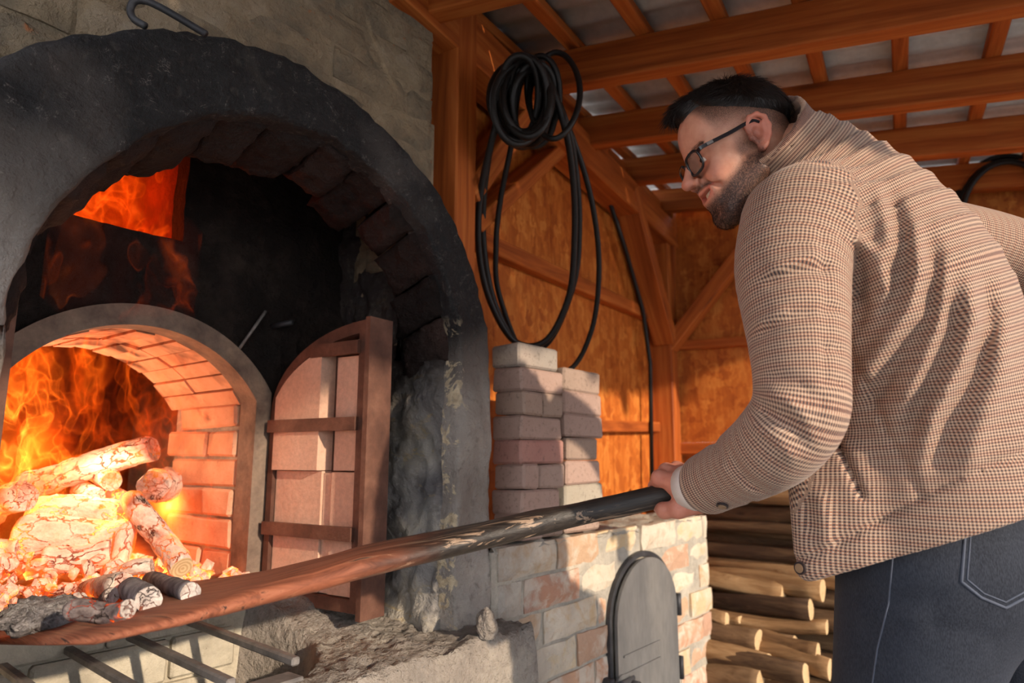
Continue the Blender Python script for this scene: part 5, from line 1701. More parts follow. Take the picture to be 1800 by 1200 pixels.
# folds: polylines as they lie on the cloth, (points), width px, height m (+ ridge / - furrow)
FOLD_T = [      # trunk
    ([(1500, 470), (1520, 540), (1500, 590)], 10, -0.010),
    ([(1478, 392), (1540, 450), (1560, 520), (1530, 590)], 12, 0.010),
    ([(1500, 420), (1520, 500), (1490, 560)], 9, -0.009),
    ([(1560, 330), (1590, 420), (1580, 500), (1520, 610)], 15, -0.011),
    ([(1540, 320), (1560, 400), (1556, 470)], 12, 0.008),
    ([(1600, 380), (1618, 470), (1600, 540), (1530, 640), (1500, 690)], 17, 0.012),
    ([(1630, 400), (1645, 480), (1632, 560), (1560, 660), (1520, 740)], 15, -0.013),
    ([(1655, 450), (1660, 540), (1625, 640), (1570, 730)], 14, 0.010),
    ([(1670, 500), (1672, 580), (1630, 680), (1585, 790)], 15, -0.012),
    ([(1700, 470), (1715, 560), (1690, 640), (1640, 730), (1610, 830)], 17, 0.012),
    ([(1728, 480), (1738, 570), (1712, 660), (1668, 750), (1640, 840)], 17, -0.013),
    ([(1765, 560), (1760, 660), (1720, 760), (1690, 850)], 20, 0.009),
    ([(1440, 860), (1450, 920), (1452, 975)], 14, 0.006), ([(1415, 870), (1425, 940)], 10, -0.005),
]
SEAM_T = [
    ([(1404, 985), (1458, 962), (1540, 918), (1619, 874), (1688, 840), (1810, 790)], 5.5, -0.007),             # hem band
    ([(1484, 600), (1505, 645), (1532, 690), (1560, 760), (1600, 830), (1618, 872)], 5.5, -0.006),               # side panel seam
    ([(1464, 760), (1490, 815), (1516, 872)], 5.5, -0.014),                                                    # pocket opening
    ([(1340, 385), (1385, 352), (1440, 376), (1478, 425), (1490, 510), (1488, 600)], 6.0, -0.006),                # armhole
]
FOLD_S = [      # sleeve
    ([(1335, 480), (1400, 455), (1450, 440)], 12, 0.007), ([(1330, 505), (1400, 480), (1470, 470)], 10, -0.008),
    ([(1318, 600), (1390, 560), (1440, 545)], 10, -0.006), ([(1320, 575), (1390, 540)], 9, 0.005),
    ([(1340, 690), (1380, 700), (1430, 745)], 10, 0.008), ([(1330, 718), (1380, 735), (1425, 790)], 10, -0.009), ([(1312, 742), (1360, 765), (1400, 815)], 9, 0.006), ([(1345, 660), (1400, 672), (1440, 700)], 10, -0.007),
    ([(1262, 800), (1290, 850), (1330, 878)], 8, 0.006), ([(1280, 790), (1310, 840), (1350, 865)], 7, -0.006),
    ([(1478, 540), (1440, 548)], 8, -0.005), ([(1480, 610), (1445, 616)], 8, -0.005), ([(1478, 670), (1448, 680)], 8, -0.005),
]
SEAM_S = [
    ([(1446, 410), (1452, 520), (1450, 640), (1440, 740)], 5.0, -0.0035),                                       # sleeve back seam
    ([(1253, 768), (1290, 850), (1322, 880)], 5.5, -0.005),                                                      # cuff band
]
def relief(p, folds, seams):
    u, v, d = np_proj(p)
    out = np.zeros(len(p))
    for kind, lst in ((0, folds), (1, seams)):
        for pts, w, h in lst:
            m = np.full(len(p), 1e9); tt = np.zeros(len(p)); n = len(pts) - 1
            for i in range(n):
                ds, t = seg_dist2d(u, v, pts[i], pts[i + 1])
                k = ds < m; m = np.where(k, ds, m); tt = np.where(k, (i + t) / n, tt)
            fade = 1.0 if kind else np.clip(np.minimum(tt, 1 - tt) * 5 + 0.12, 0, 1)
            out += h * np.exp(-(m / w) ** 2) * fade
    return out * np.clip((1.20 - d) / 0.06, 0, 1)          # only the side of the cloth that carries them
def with_relief(d, p, folds, seams):
    idx = np.nonzero(np.abs(d) < 0.05)[0]
    if len(idx): d[idx] -= relief(p[idx], folds, seams)
    return d
NECK0 = NP(1392, 282, 1.175); NECK1 = NP(1318, 235, 1.13)
nax = nrm(nrm(NECK1 - NECK0) + 0.25 * Zh)
def collar(p):
    q = p - NECK0
    h = q @ nax
    c = q - h[:, None] * nax
    fr = nrm(Fac - nax * (Fac @ nax)); lt = np.cross(fr, nax)
    r = 0.066 + 0.05 * np.clip(h, -0.02, 0.08)
    k = np.sqrt(((c @ fr) / 1.06) ** 2 + ((c @ lt)) ** 2) - r
    open_ = (c @ fr) - 0.062                                          # open at the throat
    top = h - (0.078 - 0.30 * np.maximum(c @ fr, 0))
    return np.maximum(np.maximum(np.abs(k) - 0.0045, np.maximum(top, -0.04 - h)), open_)
def flap(p):
    """open front panel hanging away from the body"""
    a0, a1, b0, b1 = NP(1400, 830, 1.03), NP(1418, 1000, 1.02), NP(1500, 800, 1.00), NP(1520, 975, 0.985)
    d = np.minimum(sd_cone(p, a0, a1, 0.012, 0.014), sd_cone(p, b0, b1, 0.02, 0.02))
    for t in np.linspace(0.1, 0.9, 8):
        d = smin(d, sd_cone(p, a0 + (b0 - a0) * t, a1 + (b1 - a1) * t, 0.013, 0.015), 0.02)
    return d
HEM0, HEM1 = NP(1410, 1026, 1.02), NP(1800, 882, 1.10)
hem_ax = nrm(np.cross(nrm(HEM1 - HEM0), nrm(NP(1600, 960, 1.0) - nCAM) + 0.10 * Zh))
if hem_ax[2] < 0: hem_ax = -hem_ax
def jacket_sdf(p):
    d = trunk(p)
    d = smin(d, flap(p), 0.03)
    d = with_relief(d, p, FOLD_T, SEAM_T)
    dl = with_relief(chain(p, ARM_L), p, FOLD_S, SEAM_S); dr = chain(p, ARM_R)
    # sleeve joins at the shoulder, hangs free lower down
    u, v, _ = np_proj(p)
    k = 0.006 + 0.045 * np.clip((470 - v) / 120, 0, 1)
    h = np.clip(0.5 + 0.5 * (dl - d) / k, 0, 1)
    d = dl + (d - dl) * h - k * h * (1 - h)
    d = smin(d, dr, 0.03)
    d = smin(d, collar(p), 0.006)
    hem = -((p - HEM0) @ hem_ax)                              # cut clean at the hem
    return np.maximum(d, np.where((np.linalg.norm(p - SC_C[0], axis=1) < 0.45) & (dl > 0.02), hem, -1.0))
def bounds(pts, m):
    q = np.array(pts); return q.min(0) - m, q.max(0) + m
jp = list(SC_C) + [NP(*q[:3]) for q in ARM_L] + [NP(*q[:3]) for q in ARM_R]
jlo, jhi = bounds(jp, 0.0)
jlo -= A((0.26, 0.26, 0.12)); jhi += A((0.22, 0.24, 0.10))
V, Q = surface_nets(jacket_sdf, jlo, jhi, 0.0055)
V = smooth_mesh(V, Q, 1, 0.4)
me = np_mesh('jacket', V, Q)
dt, ut, vt = trunk(V, 0, True); dl, ul, vl = chain(V, ARM_L, True); dr, ur, vr = chain(V, ARM_R, True)
isl = (dl < dt) & (dl < dr); isr = (dr < dt) & ~isl
cu = np.where(isl, ul, np.where(isr, ur, ut)); cv = np.where(isl, vl + 5, np.where(isr, vr + 9, vt))
add_attr(me, 'cloth', np.stack([cu, cv, np.zeros(len(V))], 1))
jacket = link('jacket', me, M['fabric'], person)
JT = BVHTree.FromPolygons([tuple(v) for v in V], [tuple(f) for f in Q])
def hit(x, y, tree=None):
    r = ray(x, y).normalized()
    loc, nor, _, _ = (tree or JT).ray_cast(CAM, r)
    if loc is None: return P(x, y, 1.05), -r
    if nor.dot(r) > 0: nor = -nor
    return loc, nor
def stitch_on(px, r, name, m, parent, tree=None, lift=0.0):
    b = MB(); pts = []
    for i in range(len(px) - 1):
        n = max(2, int(math.hypot(px[i + 1][0] - px[i][0], px[i + 1][1] - px[i][1]) / 6))
        for k in range(n):
            t = k / n; l, nn = hit(px[i][0] + (px[i + 1][0] - px[i][0]) * t, px[i][1] + (px[i + 1][1] - px[i][1]) * t, tree); pts.append(l + nn * lift)
    l, nn = hit(px[-1][0], px[-1][1], tree); pts.append(l + nn * lift)
    b.tube(pts, r, 6); return b.build(name, m, parent, True)
def button(x, y, r, parent):
    l, n = hit(x, y)
    q = n.to_track_quat('Z', 'Y').to_matrix().to_4x4(); q.translation = l + n * 0.001
    b = MB(); poly = [q @ Vector((r * math.cos(t), r * math.sin(t), 0)) for t in np.linspace(0, 2 * math.pi, 25)[:-1]]
    b.prism(poly, n * 0.003); o = b.build('button', M['button_rim'], parent)
    b = MB(); poly = [q @ Vector((0.7 * r * math.cos(t), 0.7 * r * math.sin(t), 0)) for t in np.linspace(0, 2 * math.pi, 25)[:-1]]
    b.prism(poly, n * 0.0042); b.build('button_face', M['button'], o)
button(1408, 998, 0.0095, jacket); button(1270, 886, 0.0085, jacket)
# --- jeans
LEGL = [(1635, 960, 1.06, 0.135), (1612, 1080, 1.06, 0.128), (1588, 1210, 1.06, 0.113), (1570, 1420, 1.06, 0.088)]
def jeans_sdf(p):
    hipL = NP(1632, 985, 1.065); hipR = NP(1775, 985, 1.24)
    kneeL = NP(1562, 1420, 1.07); kneeR = NP(1800, 1400, 1.25)
    kneeL[2] = 0.54; kneeR[2] = 0.54
    anL = kneeL + A((0, 0, -0.46)) - 0.05 * Fac; anR = kneeR + A((0, 0, -0.46)) - 0.05 * Fac
    d = smin(sd_cone(p, hipL, kneeL, 0.131, 0.090), sd_cone(p, kneeL, anL, 0.088, 0.060), 0.03)
    e = smin(sd_cone(p, hipR, kneeR, 0.128, 0.090), sd_cone(p, kneeR, anR, 0.088, 0.060), 0.03)
    d = np.minimum(d, e) if False else smin(d, e, 0.012)
    pel = smin(sd_ell(p, NP(1690, 930, 1.14), (0.165, 0.165, 0.14)), sd_cone(p, NP(1690, 940, 1.13), NP(1650, 800, 1.13), 0.165, 0.14), 0.04)
    butt = np.minimum(sd_sphere(p, NP(1708, 1000, 1.085), 0.098), sd_sphere(p, NP(1815, 1000, 1.20), 0.098))
    d = smin(d, smin(pel, butt, 0.06), 0.06)
    idx = np.nonzero(d < 0.03)[0]
    if len(idx):
        q = p[idx]; u, v, dep = np_proj(q); r = np.zeros(len(idx))
        for pts, w, h in JF:
            m = np.full(len(q), 1e9)
            for i in range(len(pts) - 1): m = np.minimum(m, seg_dist2d(u, v, pts[i], pts[i + 1])[0])
            r += h * np.exp(-(m / w) ** 2)
        d[idx] -= r * (dep < 1.2)
    return np.maximum(np.maximum(d, 0.07 - p[:, 2]), ((p - HEM0) @ hem_ax) - 0.06)
JF = [([(1568, 985), (1560, 1060), (1540, 1140), (1528, 1220)], 3, 0.003), ([(1500, 1040), (1580, 1060), (1650, 1050)], 14, -0.004), ([(1520, 1080), (1620, 1090)], 14, 0.004), ([(1720, 1130), (1790, 1085)], 12, 0.004), ([(1640, 1100), (1740, 1120)], 16, -0.004)]
jl, jh = bounds([NP(1632, 985, 1.065), NP(1775, 985, 1.24), NP(1562, 1420, 1.07), NP(1800, 1400, 1.25), NP(1690, 900, 1.14)], 0.22)
jl[2] = 0.05; jh[2] = 1.26; jl[:2] -= 0.04; jh[:2] += 0.06
V, Q = surface_nets(jeans_sdf, jl, jh, 0.009)
jeans = link('jeans', np_mesh('jeans', V, Q), M['denim'], person)
DT = BVHTree.FromPolygons([tuple(v) for v in V], [tuple(f) for f in Q])
stitch_on([(1698, 915), (1694, 970), (1690, 1022), (1725, 1050), (1768, 1068), (1812, 1045)], 0.0022, 'pocket_seam', M['stitch'], jeans, DT)
stitch_on([(1708, 912), (1704, 970), (1700, 1018), (1730, 1043), (1768, 1058), (1808, 1036)], 0.0012, 'pocket_seam', M['stitch'], jeans, DT)
stitch_on([(1570, 970), (1562, 1060), (1542, 1140), (1530, 1225)], 0.0014, 'side_seam', M['stitch'], jeans, DT)
for k, kn in enumerate((NP(1562, 1420, 1.07), NP(1800, 1400, 1.25))):
    c = Vector(kn - 0.05 * Fac); c.z = 0.0
    f = Vector(Fac); s_ = Vector(Lat)
    def shoe(u, v, c=c, f=f, s_=s_):
        a = 2 * math.pi * u; y = -0.09 + 0.29 * v
        w = 0.048 * (1 - (2 * v - 1) ** 4) ** 0.5 + 0.002; h_ = (0.055 + 0.06 * max(0, 1 - 2.2 * v)) * (1 - (2 * v - 1) ** 8) ** 0.5
        return c + f * y + s_ * (w * math.cos(a)) + Vector((0, 0, max(0.0, h_ * (0.5 + 0.5 * math.sin(a)))))
    link('shoe', grid_mesh('shoe', 20, 18, shoe, True, True), M['shoe'], person)

# --- head, in its own frame: x out of the face, y to his left, z up
PD = math.radians(22); YAW = math.radians(0)
fw0 = -Rh * math.cos(YAW) - Fh * math.sin(YAW)
hx = math.cos(PD) * fw0 - math.sin(PD) * Zh; hz = math.cos(PD) * Zh + math.sin(PD) * fw0; hy = np.cross(hz, hx)
HO = NP(1300, 268, 1.18)
HS = 0.88
HR3 = np.stack([hx, hy, hz])           # rows: local axes in world
def h2w(q): return HO + HS * (A(q) @ HR3)
def w2h(p): return ((p - HO) @ HR3.T) / HS
neck_l = w2h(NECK0[None] - 0.05 * nax)[0]
def ear_sdf(p):
    ay = np.abs(p[:, 1]); q = np.stack([p[:, 0], ay, p[:, 2]], 1)
    R = np.array([[math.cos(.3), 0, math.sin(.3)], [0, 1, 0], [-math.sin(.3), 0, math.cos(.3)]])
    d = sd_ell(q, (-0.010, 0.078, 0.001), (0.019, 0.0075, 0.031))
    ring = [(0.006, 0.076, 0.006), (0.006, 0.078, 0.020), (-0.004, 0.083, 0.031), (-0.017, 0.087, 0.031), (-0.027, 0.089, 0.020), (-0.029, 0.088, 0.003), (-0.023, 0.085, -0.014), (-0.012, 0.080, -0.028), (-0.004, 0.077, -0.033)]
    for a, b in zip(ring[:-1], ring[1:]):
        d = smin(d, sd_cone(q, a, b, 0.0045, 0.0045), 0.004)
    d = smin(d, sd_sphere(q, (-0.004, 0.078, -0.030), 0.0075), 0.006)
    d = smax(d, -sd_ell(q, (-0.006, 0.090, -0.001), (0.0105, 0.0145, 0.0145)), 0.004)
    d = smax(d, -sd_ell(q, (-0.013, 0.092, 0.016), (0.008, 0.008, 0.008)), 0.004)
    d = smin(d, sd_cone(q, (-0.020, 0.083, -0.010), (-0.020, 0.086, 0.012), 0.0035, 0.0035), 0.004)
    d = smin(d, sd_sphere(q, (0.007, 0.078, -0.006), 0.0055), 0.005)
    return d
def head_sdf(p):
    ay = np.abs(p[:, 1]); q = np.stack([p[:, 0], ay, p[:, 2]], 1)
    d = sd_ell(p, (-0.006, 0, 0.046), (0.097, 0.075, 0.086))
    d = smin(d, sd_ell(p, (-0.048, 0, 0.012), (0.052, 0.060, 0.058)), 0.03)
    d = smin(d, sd_ell(p, (0.036, 0, 0.052), (0.060, 0.062, 0.062)), 0.03)
    d = smin(d, sd_ell(p, (0.045, 0, -0.035), (0.049, 0.056, 0.074)), 0.035)
    d = smin(d, sd_sphere(q, (0.060, 0.047, -0.014), 0.020), 0.025)
    d = smin(d, sd_sphere(q, (0.076, 0.035, -0.036), 0.019), 0.022)
    d = smin(d, sd_cone(q, (0.006, 0.052, -0.058), (0.068, 0.022, -0.106), 0.020, 0.020), 0.035)
    d = smin(d, sd_ell(p, (0.079, 0, -0.108), (0.020, 0.024, 0.019)), 0.025)
    d = smin(d, sd_cone(q, (0.087, 0.010, 0.025), (0.072, 0.049, 0.025), 0.011, 0.010), 0.018)
    d = smax(d, -sd_sphere(q, (0.103, 0.034, 0.004), 0.019), 0.016)
    d = smin(d, sd_ell(q, (0.0775, 0.032, 0.006), (0.0125, 0.0165, 0.0120)), 0.006)
    d = smin(d, sd_cone(p, (0.094, 0, 0.021), (0.121, 0, -0.021), 0.0085, 0.0100), 0.014)
    d = smin(d, sd_ell(p, (0.1215, 0, -0.0245), (0.0125, 0.0115, 0.0105)), 0.008)
    d = smin(d, sd_sphere(q, (0.108, 0.0135, -0.029), 0.0085), 0.007)
    d = smax(d, -sd_ell(q, (0.117, 0.0075, -0.0375), (0.0065, 0.0042, 0.0055)), 0.003)
    # smiling mouth
    d = smin(d, sd_ell(p, (0.088, 0, -0.060), (0.020, 0.030, 0.026)), 0.02)
    d = smin(d, sd_cone(q, (0.1045, 0.0, -0.0500), (0.082, 0.031, -0.0445), 0.0062, 0.0040), 0.006)
    d = smin(d, sd_cone(q, (0.0990, 0.0, -0.0740), (0.081, 0.029, -0.0500), 0.0072, 0.0045), 0.006)
    bend = -0.0605 + 9.0 * ay * ay
    m = np.stack([p[:, 0], p[:, 1], p[:, 2] - 9.0 * ay * ay], 1)
    d = smax(d, -sd_ell(m, (0.100, 0, -0.0610), (0.020, 0.0285, 0.0072)), 0.003)
    gro = sd_cone(q, (0.103, 0.019, -0.031), (0.083, 0.041, -0.054), 0.003, 0.003)
    d = smax(d, -gro, 0.009)
    d = smin(d, sd_cone(p, (-0.030, 0, -0.030), neck_l, 0.056, 0.064), 0.035)
    d = smin(d, ear_sdf(p), 0.006)
    return d
V, Q = surface_nets(head_sdf, (-0.19, -0.105, -0.19), (0.15, 0.105, 0.15), 0.0022)
V = smooth_mesh(V, Q, 1, 0.4)
hv = V.copy()
me_head = (h2w(V), Q)
def sstep(a, b, x):
    t = np.clip((x - a) / (b - a), 0, 1); return t * t * (3 - 2 * t)
def beard_mask(v):
    x, y, z = v[:, 0], np.abs(v[:, 1]), v[:, 2]
    upper = -0.018 - 0.62 * np.clip(x - 0.020, 0, 0.2)           # cheek line drops towards the mouth
    upper = np.maximum(upper, -0.060)
    m = sstep(upper + 0.006, upper - 0.022, z)
    m *= sstep(-0.022, 0.004, x)
    m *= 1 - 0.75 * sstep(-0.125, -0.150, z)
    mus = np.exp(-(((z + 0.0415 - 0.0 * y) / 0.0065) ** 2)) * sstep(0.036, 0.026, y) * sstep(0.07, 0.085, x) * 0.9
    side = sstep(0.030, 0.012, np.abs(x - 0.012)) * sstep(0.035, -0.02, z) * sstep(-0.05, -0.01, z) * 0.75 * (y > 0.05)
    lips = np.exp(-(((z + 0.061 - 8 * y * y) / 0.014) ** 2)) * sstep(0.034, 0.026, y) * (x > 0.07)
    return np.clip(np.maximum(np.maximum(m, mus), side) - 1.2 * lips * (z < -0.047), 0, 1)
def hairline(v):
    """positive inside the hair"""
    x, y, z = v[:, 0], np.abs(v[:, 1]), v[:, 2]
    rec = 0.016 * np.exp(-(((y - 0.046) / 0.016) ** 2)) * (x > 0.02)                # receding temples
    front = np.where(x > 0.030, 0.066 + 0.42 * (x - 0.030), 0.066 + 0.45 * np.clip(x, -0.09, 0.03) - 0.0135)
    return z - front - rec
def fade_mask(v):
    x, y, z = v[:, 0], np.abs(v[:, 1]), v[:, 2]
    low = np.where(x > 0.0, 0.018 + 0.25 * x, 0.018 + 0.75 * np.clip(x, -0.12, 0))
    m = sstep(low - 0.006, low + 0.045, z) * sstep(0.062, 0.046, x - 0.22 * (z - 0.03))
    return m ** 0.6 * (ear_sdf(v) > 0.003)
add = dict(beard=beard_mask(hv), fade=fade_mask(hv) * 0.92,
           red=np.clip(np.exp(-((np.linalg.norm(hv - A((0.124, 0, -0.024)), axis=1)) / 0.022) ** 2) * 0.5 + (ear_sdf(hv) < 0.002) * 0.55 + np.exp(-((np.linalg.norm(np.stack([hv[:, 0] - 0.08, np.abs(hv[:, 1]) - 0.04, hv[:, 2] + 0.03], 1), axis=1)) / 0.026) ** 2) * 0.35
                       + 0.75 * np.exp(-(((hv[:, 2] + 0.061 - 7 * hv[:, 1] ** 2) / 0.0125) ** 2)) * (np.abs(hv[:, 1]) < 0.032) * (hv[:, 0] > 0.08), 0, 1))

# --- left hand closed round the handle
def hand_sdf(p):
    w = NP(1246, 858, 1.068)
    mc = [NP(1186, 850, 1.092), NP(1194, 838, 1.108), NP(1208, 832, 1.116), NP(1224, 832, 1.118)]
    d = sd_cone(p, NP(1300, 830, 1.02), w, 0.030, 0.026)
    for k, m in enumerate(mc):
        d = smin(d, sd_cone(p, w, m, 0.024, (0.0165, 0.016, 0.015, 0.0135)[k]), 0.014)
    d = smin(d, sd_ell(p, NP(1214, 862, 1.085), (0.030, 0.024, 0.022)), 0.02)
    fing = [[mc[0], NP(1160, 840, 1.112), NP(1153, 856, 1.142), NP(1160, 880, 1.158)],
            [mc[1], NP(1172, 828, 1.128), NP(1166, 846, 1.158), NP(1174, 872, 1.165)],
            [mc[2], NP(1190, 824, 1.138), NP(1186, 842, 1.164), NP(1194, 866, 1.166)],
            [mc[3], NP(1208, 826, 1.140), NP(1206, 842, 1.160), NP(1212, 862, 1.160)]]
    for k, f in enumerate(fing):
        r = (0.0135, 0.0135, 0.0125, 0.011)[k]
        g = sd_cone(p, f[0], f[1], r + 0.0015, r)
        g = smin(g, sd_cone(p, f[1], f[2], r, r - 0.001), 0.005); g = smin(g, sd_cone(p, f[2], f[3], r - 0.001, r - 0.0025), 0.005)
        d = smin(d, g, 0.0045)
    th = [NP(1226, 880, 1.078), NP(1192, 894, 1.080), NP(1168, 897, 1.096), NP(1157, 890, 1.118)]
    g = sd_cone(p, th[0], th[1], 0.021, 0.0145); g = smin(g, sd_cone(p, th[1], th[2], 0.0145, 0.0125), 0.006); g = smin(g, sd_cone(p, th[2], th[3], 0.0125, 0.010), 0.006)
    d = smin(d, g, 0.010)
    # crease between thumb and hand back, the handle itself
    d = smax(d, -sd_cone(p, A(HP - pd * 0.06), A(HP + pd * 0.02), 0.0185, 0.0185), 0.002)
    return d
hl, hh = bounds([NP(1150, 840, 1.10), NP(1290, 832, 1.03), NP(1200, 900, 1.08), NP(1170, 840, 1.165), NP(1212, 862, 1.16)], 0.035)
V2, Q2 = surface_nets(hand_sdf, hl, hh, 0.0022)
V2 = smooth_mesh(V2, Q2, 1, 0.4)
# body under the clothes, so head, neck, trunk and arms are one figure
def core_sdf(p):
    d = trunk(p, -0.035)
    d = smin(d, chain(p, [(x, y, dd, r - 0.022) for x, y, dd, r in ARM_L[:-1]]), 0.03)
    d = smin(d, chain(p, [(x, y, dd, r - 0.022) for x, y, dd, r in ARM_R] + [(1750, 720, 1.48, 0.022)]), 0.03)
    d = smin(d, sd_cone(p, NECK0 - 0.08 * nax, NECK0 + 0.01 * nax, 0.05, 0.055), 0.03)
    return np.maximum(d, np.where(np.linalg.norm(p - SC_C[0], axis=1) < 0.45, 0.05 - ((p - HEM0) @ hem_ax), -1.0))
V3, Q3 = surface_nets(core_sdf, jlo, jhi, 0.016)
# right hand, resting at the hip behind him
def rhand_sdf(p):
    w = NP(1770, 700, 1.46); ax = nrm(NP(1720, 760, 1.49) - w); sd = nrm(np.cross(ax, Zh)); d = sd_cone(p, w - 0.05 * ax, w + 0.03 * ax, 0.026, 0.026)
    for k in range(4):
        o = (k - 1.5) * 0.018
        m = w + 0.085 * ax + sd * o
        d = smin(d, sd_cone(p, w + 0.02 * ax, m, 0.022, 0.014), 0.012)
        e = m + (0.040 - 0.004 * abs(k - 1)) * nrm(ax - 0.4 * Fac); f = e + 0.035 * nrm(ax - 1.2 * Fac)
        d = smin(d, smin(sd_cone(p, m, e, 0.0115, 0.0105), sd_cone(p, e, f, 0.0105, 0.009), 0.004), 0.004)
    t1 = w + 0.045 * ax - sd * 0.042; t2 = t1 + 0.045 * nrm(ax - 0.5 * sd)
    return smin(d, smin(sd_cone(p, w + 0.01 * ax, t1, 0.018, 0.013), sd_cone(p, t1, t2, 0.0125, 0.010), 0.005), 0.008)
rw = NP(1755, 725, 1.475)
V4, Q4 = surface_nets(rhand_sdf, rw - 0.19, rw + 0.19, 0.004)
VV = [me_head[0], V2, V3, V4]; QQ = []; off = 0
for v, q in zip(VV, (me_head[1], Q2, Q3, Q4)):
    QQ.append(q + off); off += len(v)
me = np_mesh('body', np.concatenate(VV), np.concatenate(QQ))
rest = off - len(hv)
for k, v in add.items():
    ex = np.zeros(rest)
    if k == 'red': ex[:len(V2)] = 0.42
    add_attr(me, k, np.concatenate([v, ex]))
link('body', me, M['skin'], person)

# --- shirt cuff
def tube_ring(name, a, b, ra, rb, th, m, parent, n=28):
    a = Vector(a); b = Vector(b); d = (b - a).normalized(); u = d.orthogonal().normalized(); w = d.cross(u)
    mb = MB()
    for c, r in ((a, ra), (b, rb), (b, rb - th), (a, ra - th)):
        for k in range(n):
            t = 2 * math.pi * k / n; mb.v.append(tuple(c + (u * math.cos(t) + w * math.sin(t)) * r))
    for j in range(4):
        i = (j + 1) % 4
        for k in range(n):
            l = (k + 1) % n; mb.f.append((j * n + k, j * n + l, i * n + l, i * n + k)); mb.m.append(0)
    return mb.build(name, m, parent, True)
tube_ring('shirt_cuff', NP(1211, 859, 1.090), NP(1255, 846, 1.045), 0.0375, 0.0400, 0.003, M['shirt'], person)

# --- hair: cropped cap plus strands combed forward
HB = BVHTree.FromPolygons([tuple(v) for v in hv], [tuple(f) for f in me_head[1]])
def strands(n, inside, length, width, comb, name, m, seed, parent=person, sub=3, lift=0.35, curl=0.3, base_=None):
    rnd = np.random.RandomState(seed)
    hv, F = base_ if base_ is not None else (globals()['hv'], me_head[1])
    cen = hv[F].mean(1)
    w = inside(cen); ar = np.linalg.norm(np.cross(hv[F[:, 1]] - hv[F[:, 0]], hv[F[:, 3]] - hv[F[:, 0]]), axis=1)
    nor = np.cross(hv[F[:, 2]] - hv[F[:, 0]], hv[F[:, 3]] - hv[F[:, 1]]); nor /= np.maximum(np.linalg.norm(nor, axis=1), 1e-12)[:, None]
    out = (nor * (cen - A((0, 0, 0.03)))).sum(1); nor[out < 0] *= -1
    pr = w * ar; pr /= pr.sum()
    ix = rnd.choice(len(F), n, p=pr)
    k = rnd.dirichlet([1, 1, 1, 1], n)
    root = (hv[F[ix]] * k[:, :, None]).sum(1); nn = nor[ix]
    L = length(root) * rnd.uniform(0.6, 1.15, n)
    dirv = comb(root) + rnd.normal(0, curl, (n, 3)) * 0.5
    dirv -= nn * (dirv * nn).sum(1)[:, None]; dirv /= np.maximum(np.linalg.norm(dirv, axis=1), 1e-9)[:, None]
    pts = []; p = root - nn * 0.001
    for s_ in range(sub + 1):
        pts.append(p.copy())
        dd = dirv * (0.75 + 0.25 * s_) + nn * (lift * (1.0 - 0.55 * s_)); dd /= np.linalg.norm(dd, axis=1)[:, None]
        p = p + dd * (L / sub)[:, None]
    side = np.cross(dirv, nn); vs = []; fs = []
    W = width * rnd.uniform(0.7, 1.3, n)
    ring = []
    for s_ in range(sub + 1):
        tp = (1 - s_ / sub) * 0.85 + 0.15
        for k3 in range(3):
            an = 2 * math.pi * k3 / 3
            ring.append(pts[s_] + (side * math.cos(an) + nn * math.sin(an)) * (W * tp)[:, None])
    Vs = np.stack(ring, 1).reshape(-1, 3)                # n x (sub+1)*3
    st = (sub + 1) * 3
    base = (np.arange(n) * st)[:, None]
    fl_ = []
    for s_ in range(sub):
        for k3 in range(3):
            l3 = (k3 + 1) % 3
            fl_.append(base + np.array([s_ * 3 + k3, s_ * 3 + l3, (s_ + 1) * 3 + l3, (s_ + 1) * 3 + k3])[None])
    Fs = np.concatenate(fl_)
    o = link(name, np_mesh(name, h2w(Vs), Fs), M[m], parent)
    o['kind'] = 'stuff'
    return o
def in_hair(c): return sstep(-0.004, 0.010, hairline(c)) * (c[:, 2] > 0.0) * (ear_sdf(c) > 0.004) * (head_sdf(c) > -0.002)
def hair_len(r): return 0.006 + 0.026 * sstep(0.0, 0.05, hairline(r)) + 0.012 * sstep(0.05, 0.09, r[:, 0])
def hair_comb(r):
    back = sstep(0.03, -0.07, r[:, 0])
    v = np.stack([1.0 - 1.3 * back, np.sign(r[:, 1]) * 0.25, -0.25 - 0.6 * back], 1)
    return v
# solid cap under the strands keeps the crop dense
def cap_sdf(p):
    hl_ = hairline(p)
    th = -0.004 + 0.016 * sstep(0.0, 0.030, hl_) + 0.010 * sstep(0.03, 0.085, p[:, 0]) * sstep(0.004, 0.03, hl_)
    return smax(head_sdf(p) - th, -hl_ - 0.004, 0.006)
Vc, Qc = surface_nets(cap_sdf, (-0.125, -0.10, -0.01), (0.135, 0.10, 0.175), 0.0030)
nz = np.array([mnoise.fractal(Vector((v[0] * 40, v[1] * 120, v[2] * 60)), 1.0, 2.0, 3) for v in Vc])
Vc = Vc * (1 + 0.012 * nz)[:, None]
link('hair_crop', np_mesh('hair_crop', h2w(Vc), Qc), M['hair'], person)
strands(9000, in_hair, hair_len, 0.00055, hair_comb, 'hair', 'hair', 1, lift=0.30, curl=0.35, base_=(Vc, Qc))
strands(3000, lambda c: fade_mask(c), lambda r: 0.003 + 0 * r[:, 0], 0.00022, hair_comb, 'short_sides', 'hair', 8, lift=0.5, sub=2)
strands(5200, lambda c: beard_mask(c) ** 1.5, lambda r: 0.0045 + 0.006 * sstep(-0.06, -0.11, r[:, 2]), 0.00022, lambda r: np.stack([0.35 + 0 * r[:, 0], 0 * r[:, 0], -1 + 0 * r[:, 0]], 1), 'beard', 'beard', 2, lift=0.5, curl=0.6, sub=2)
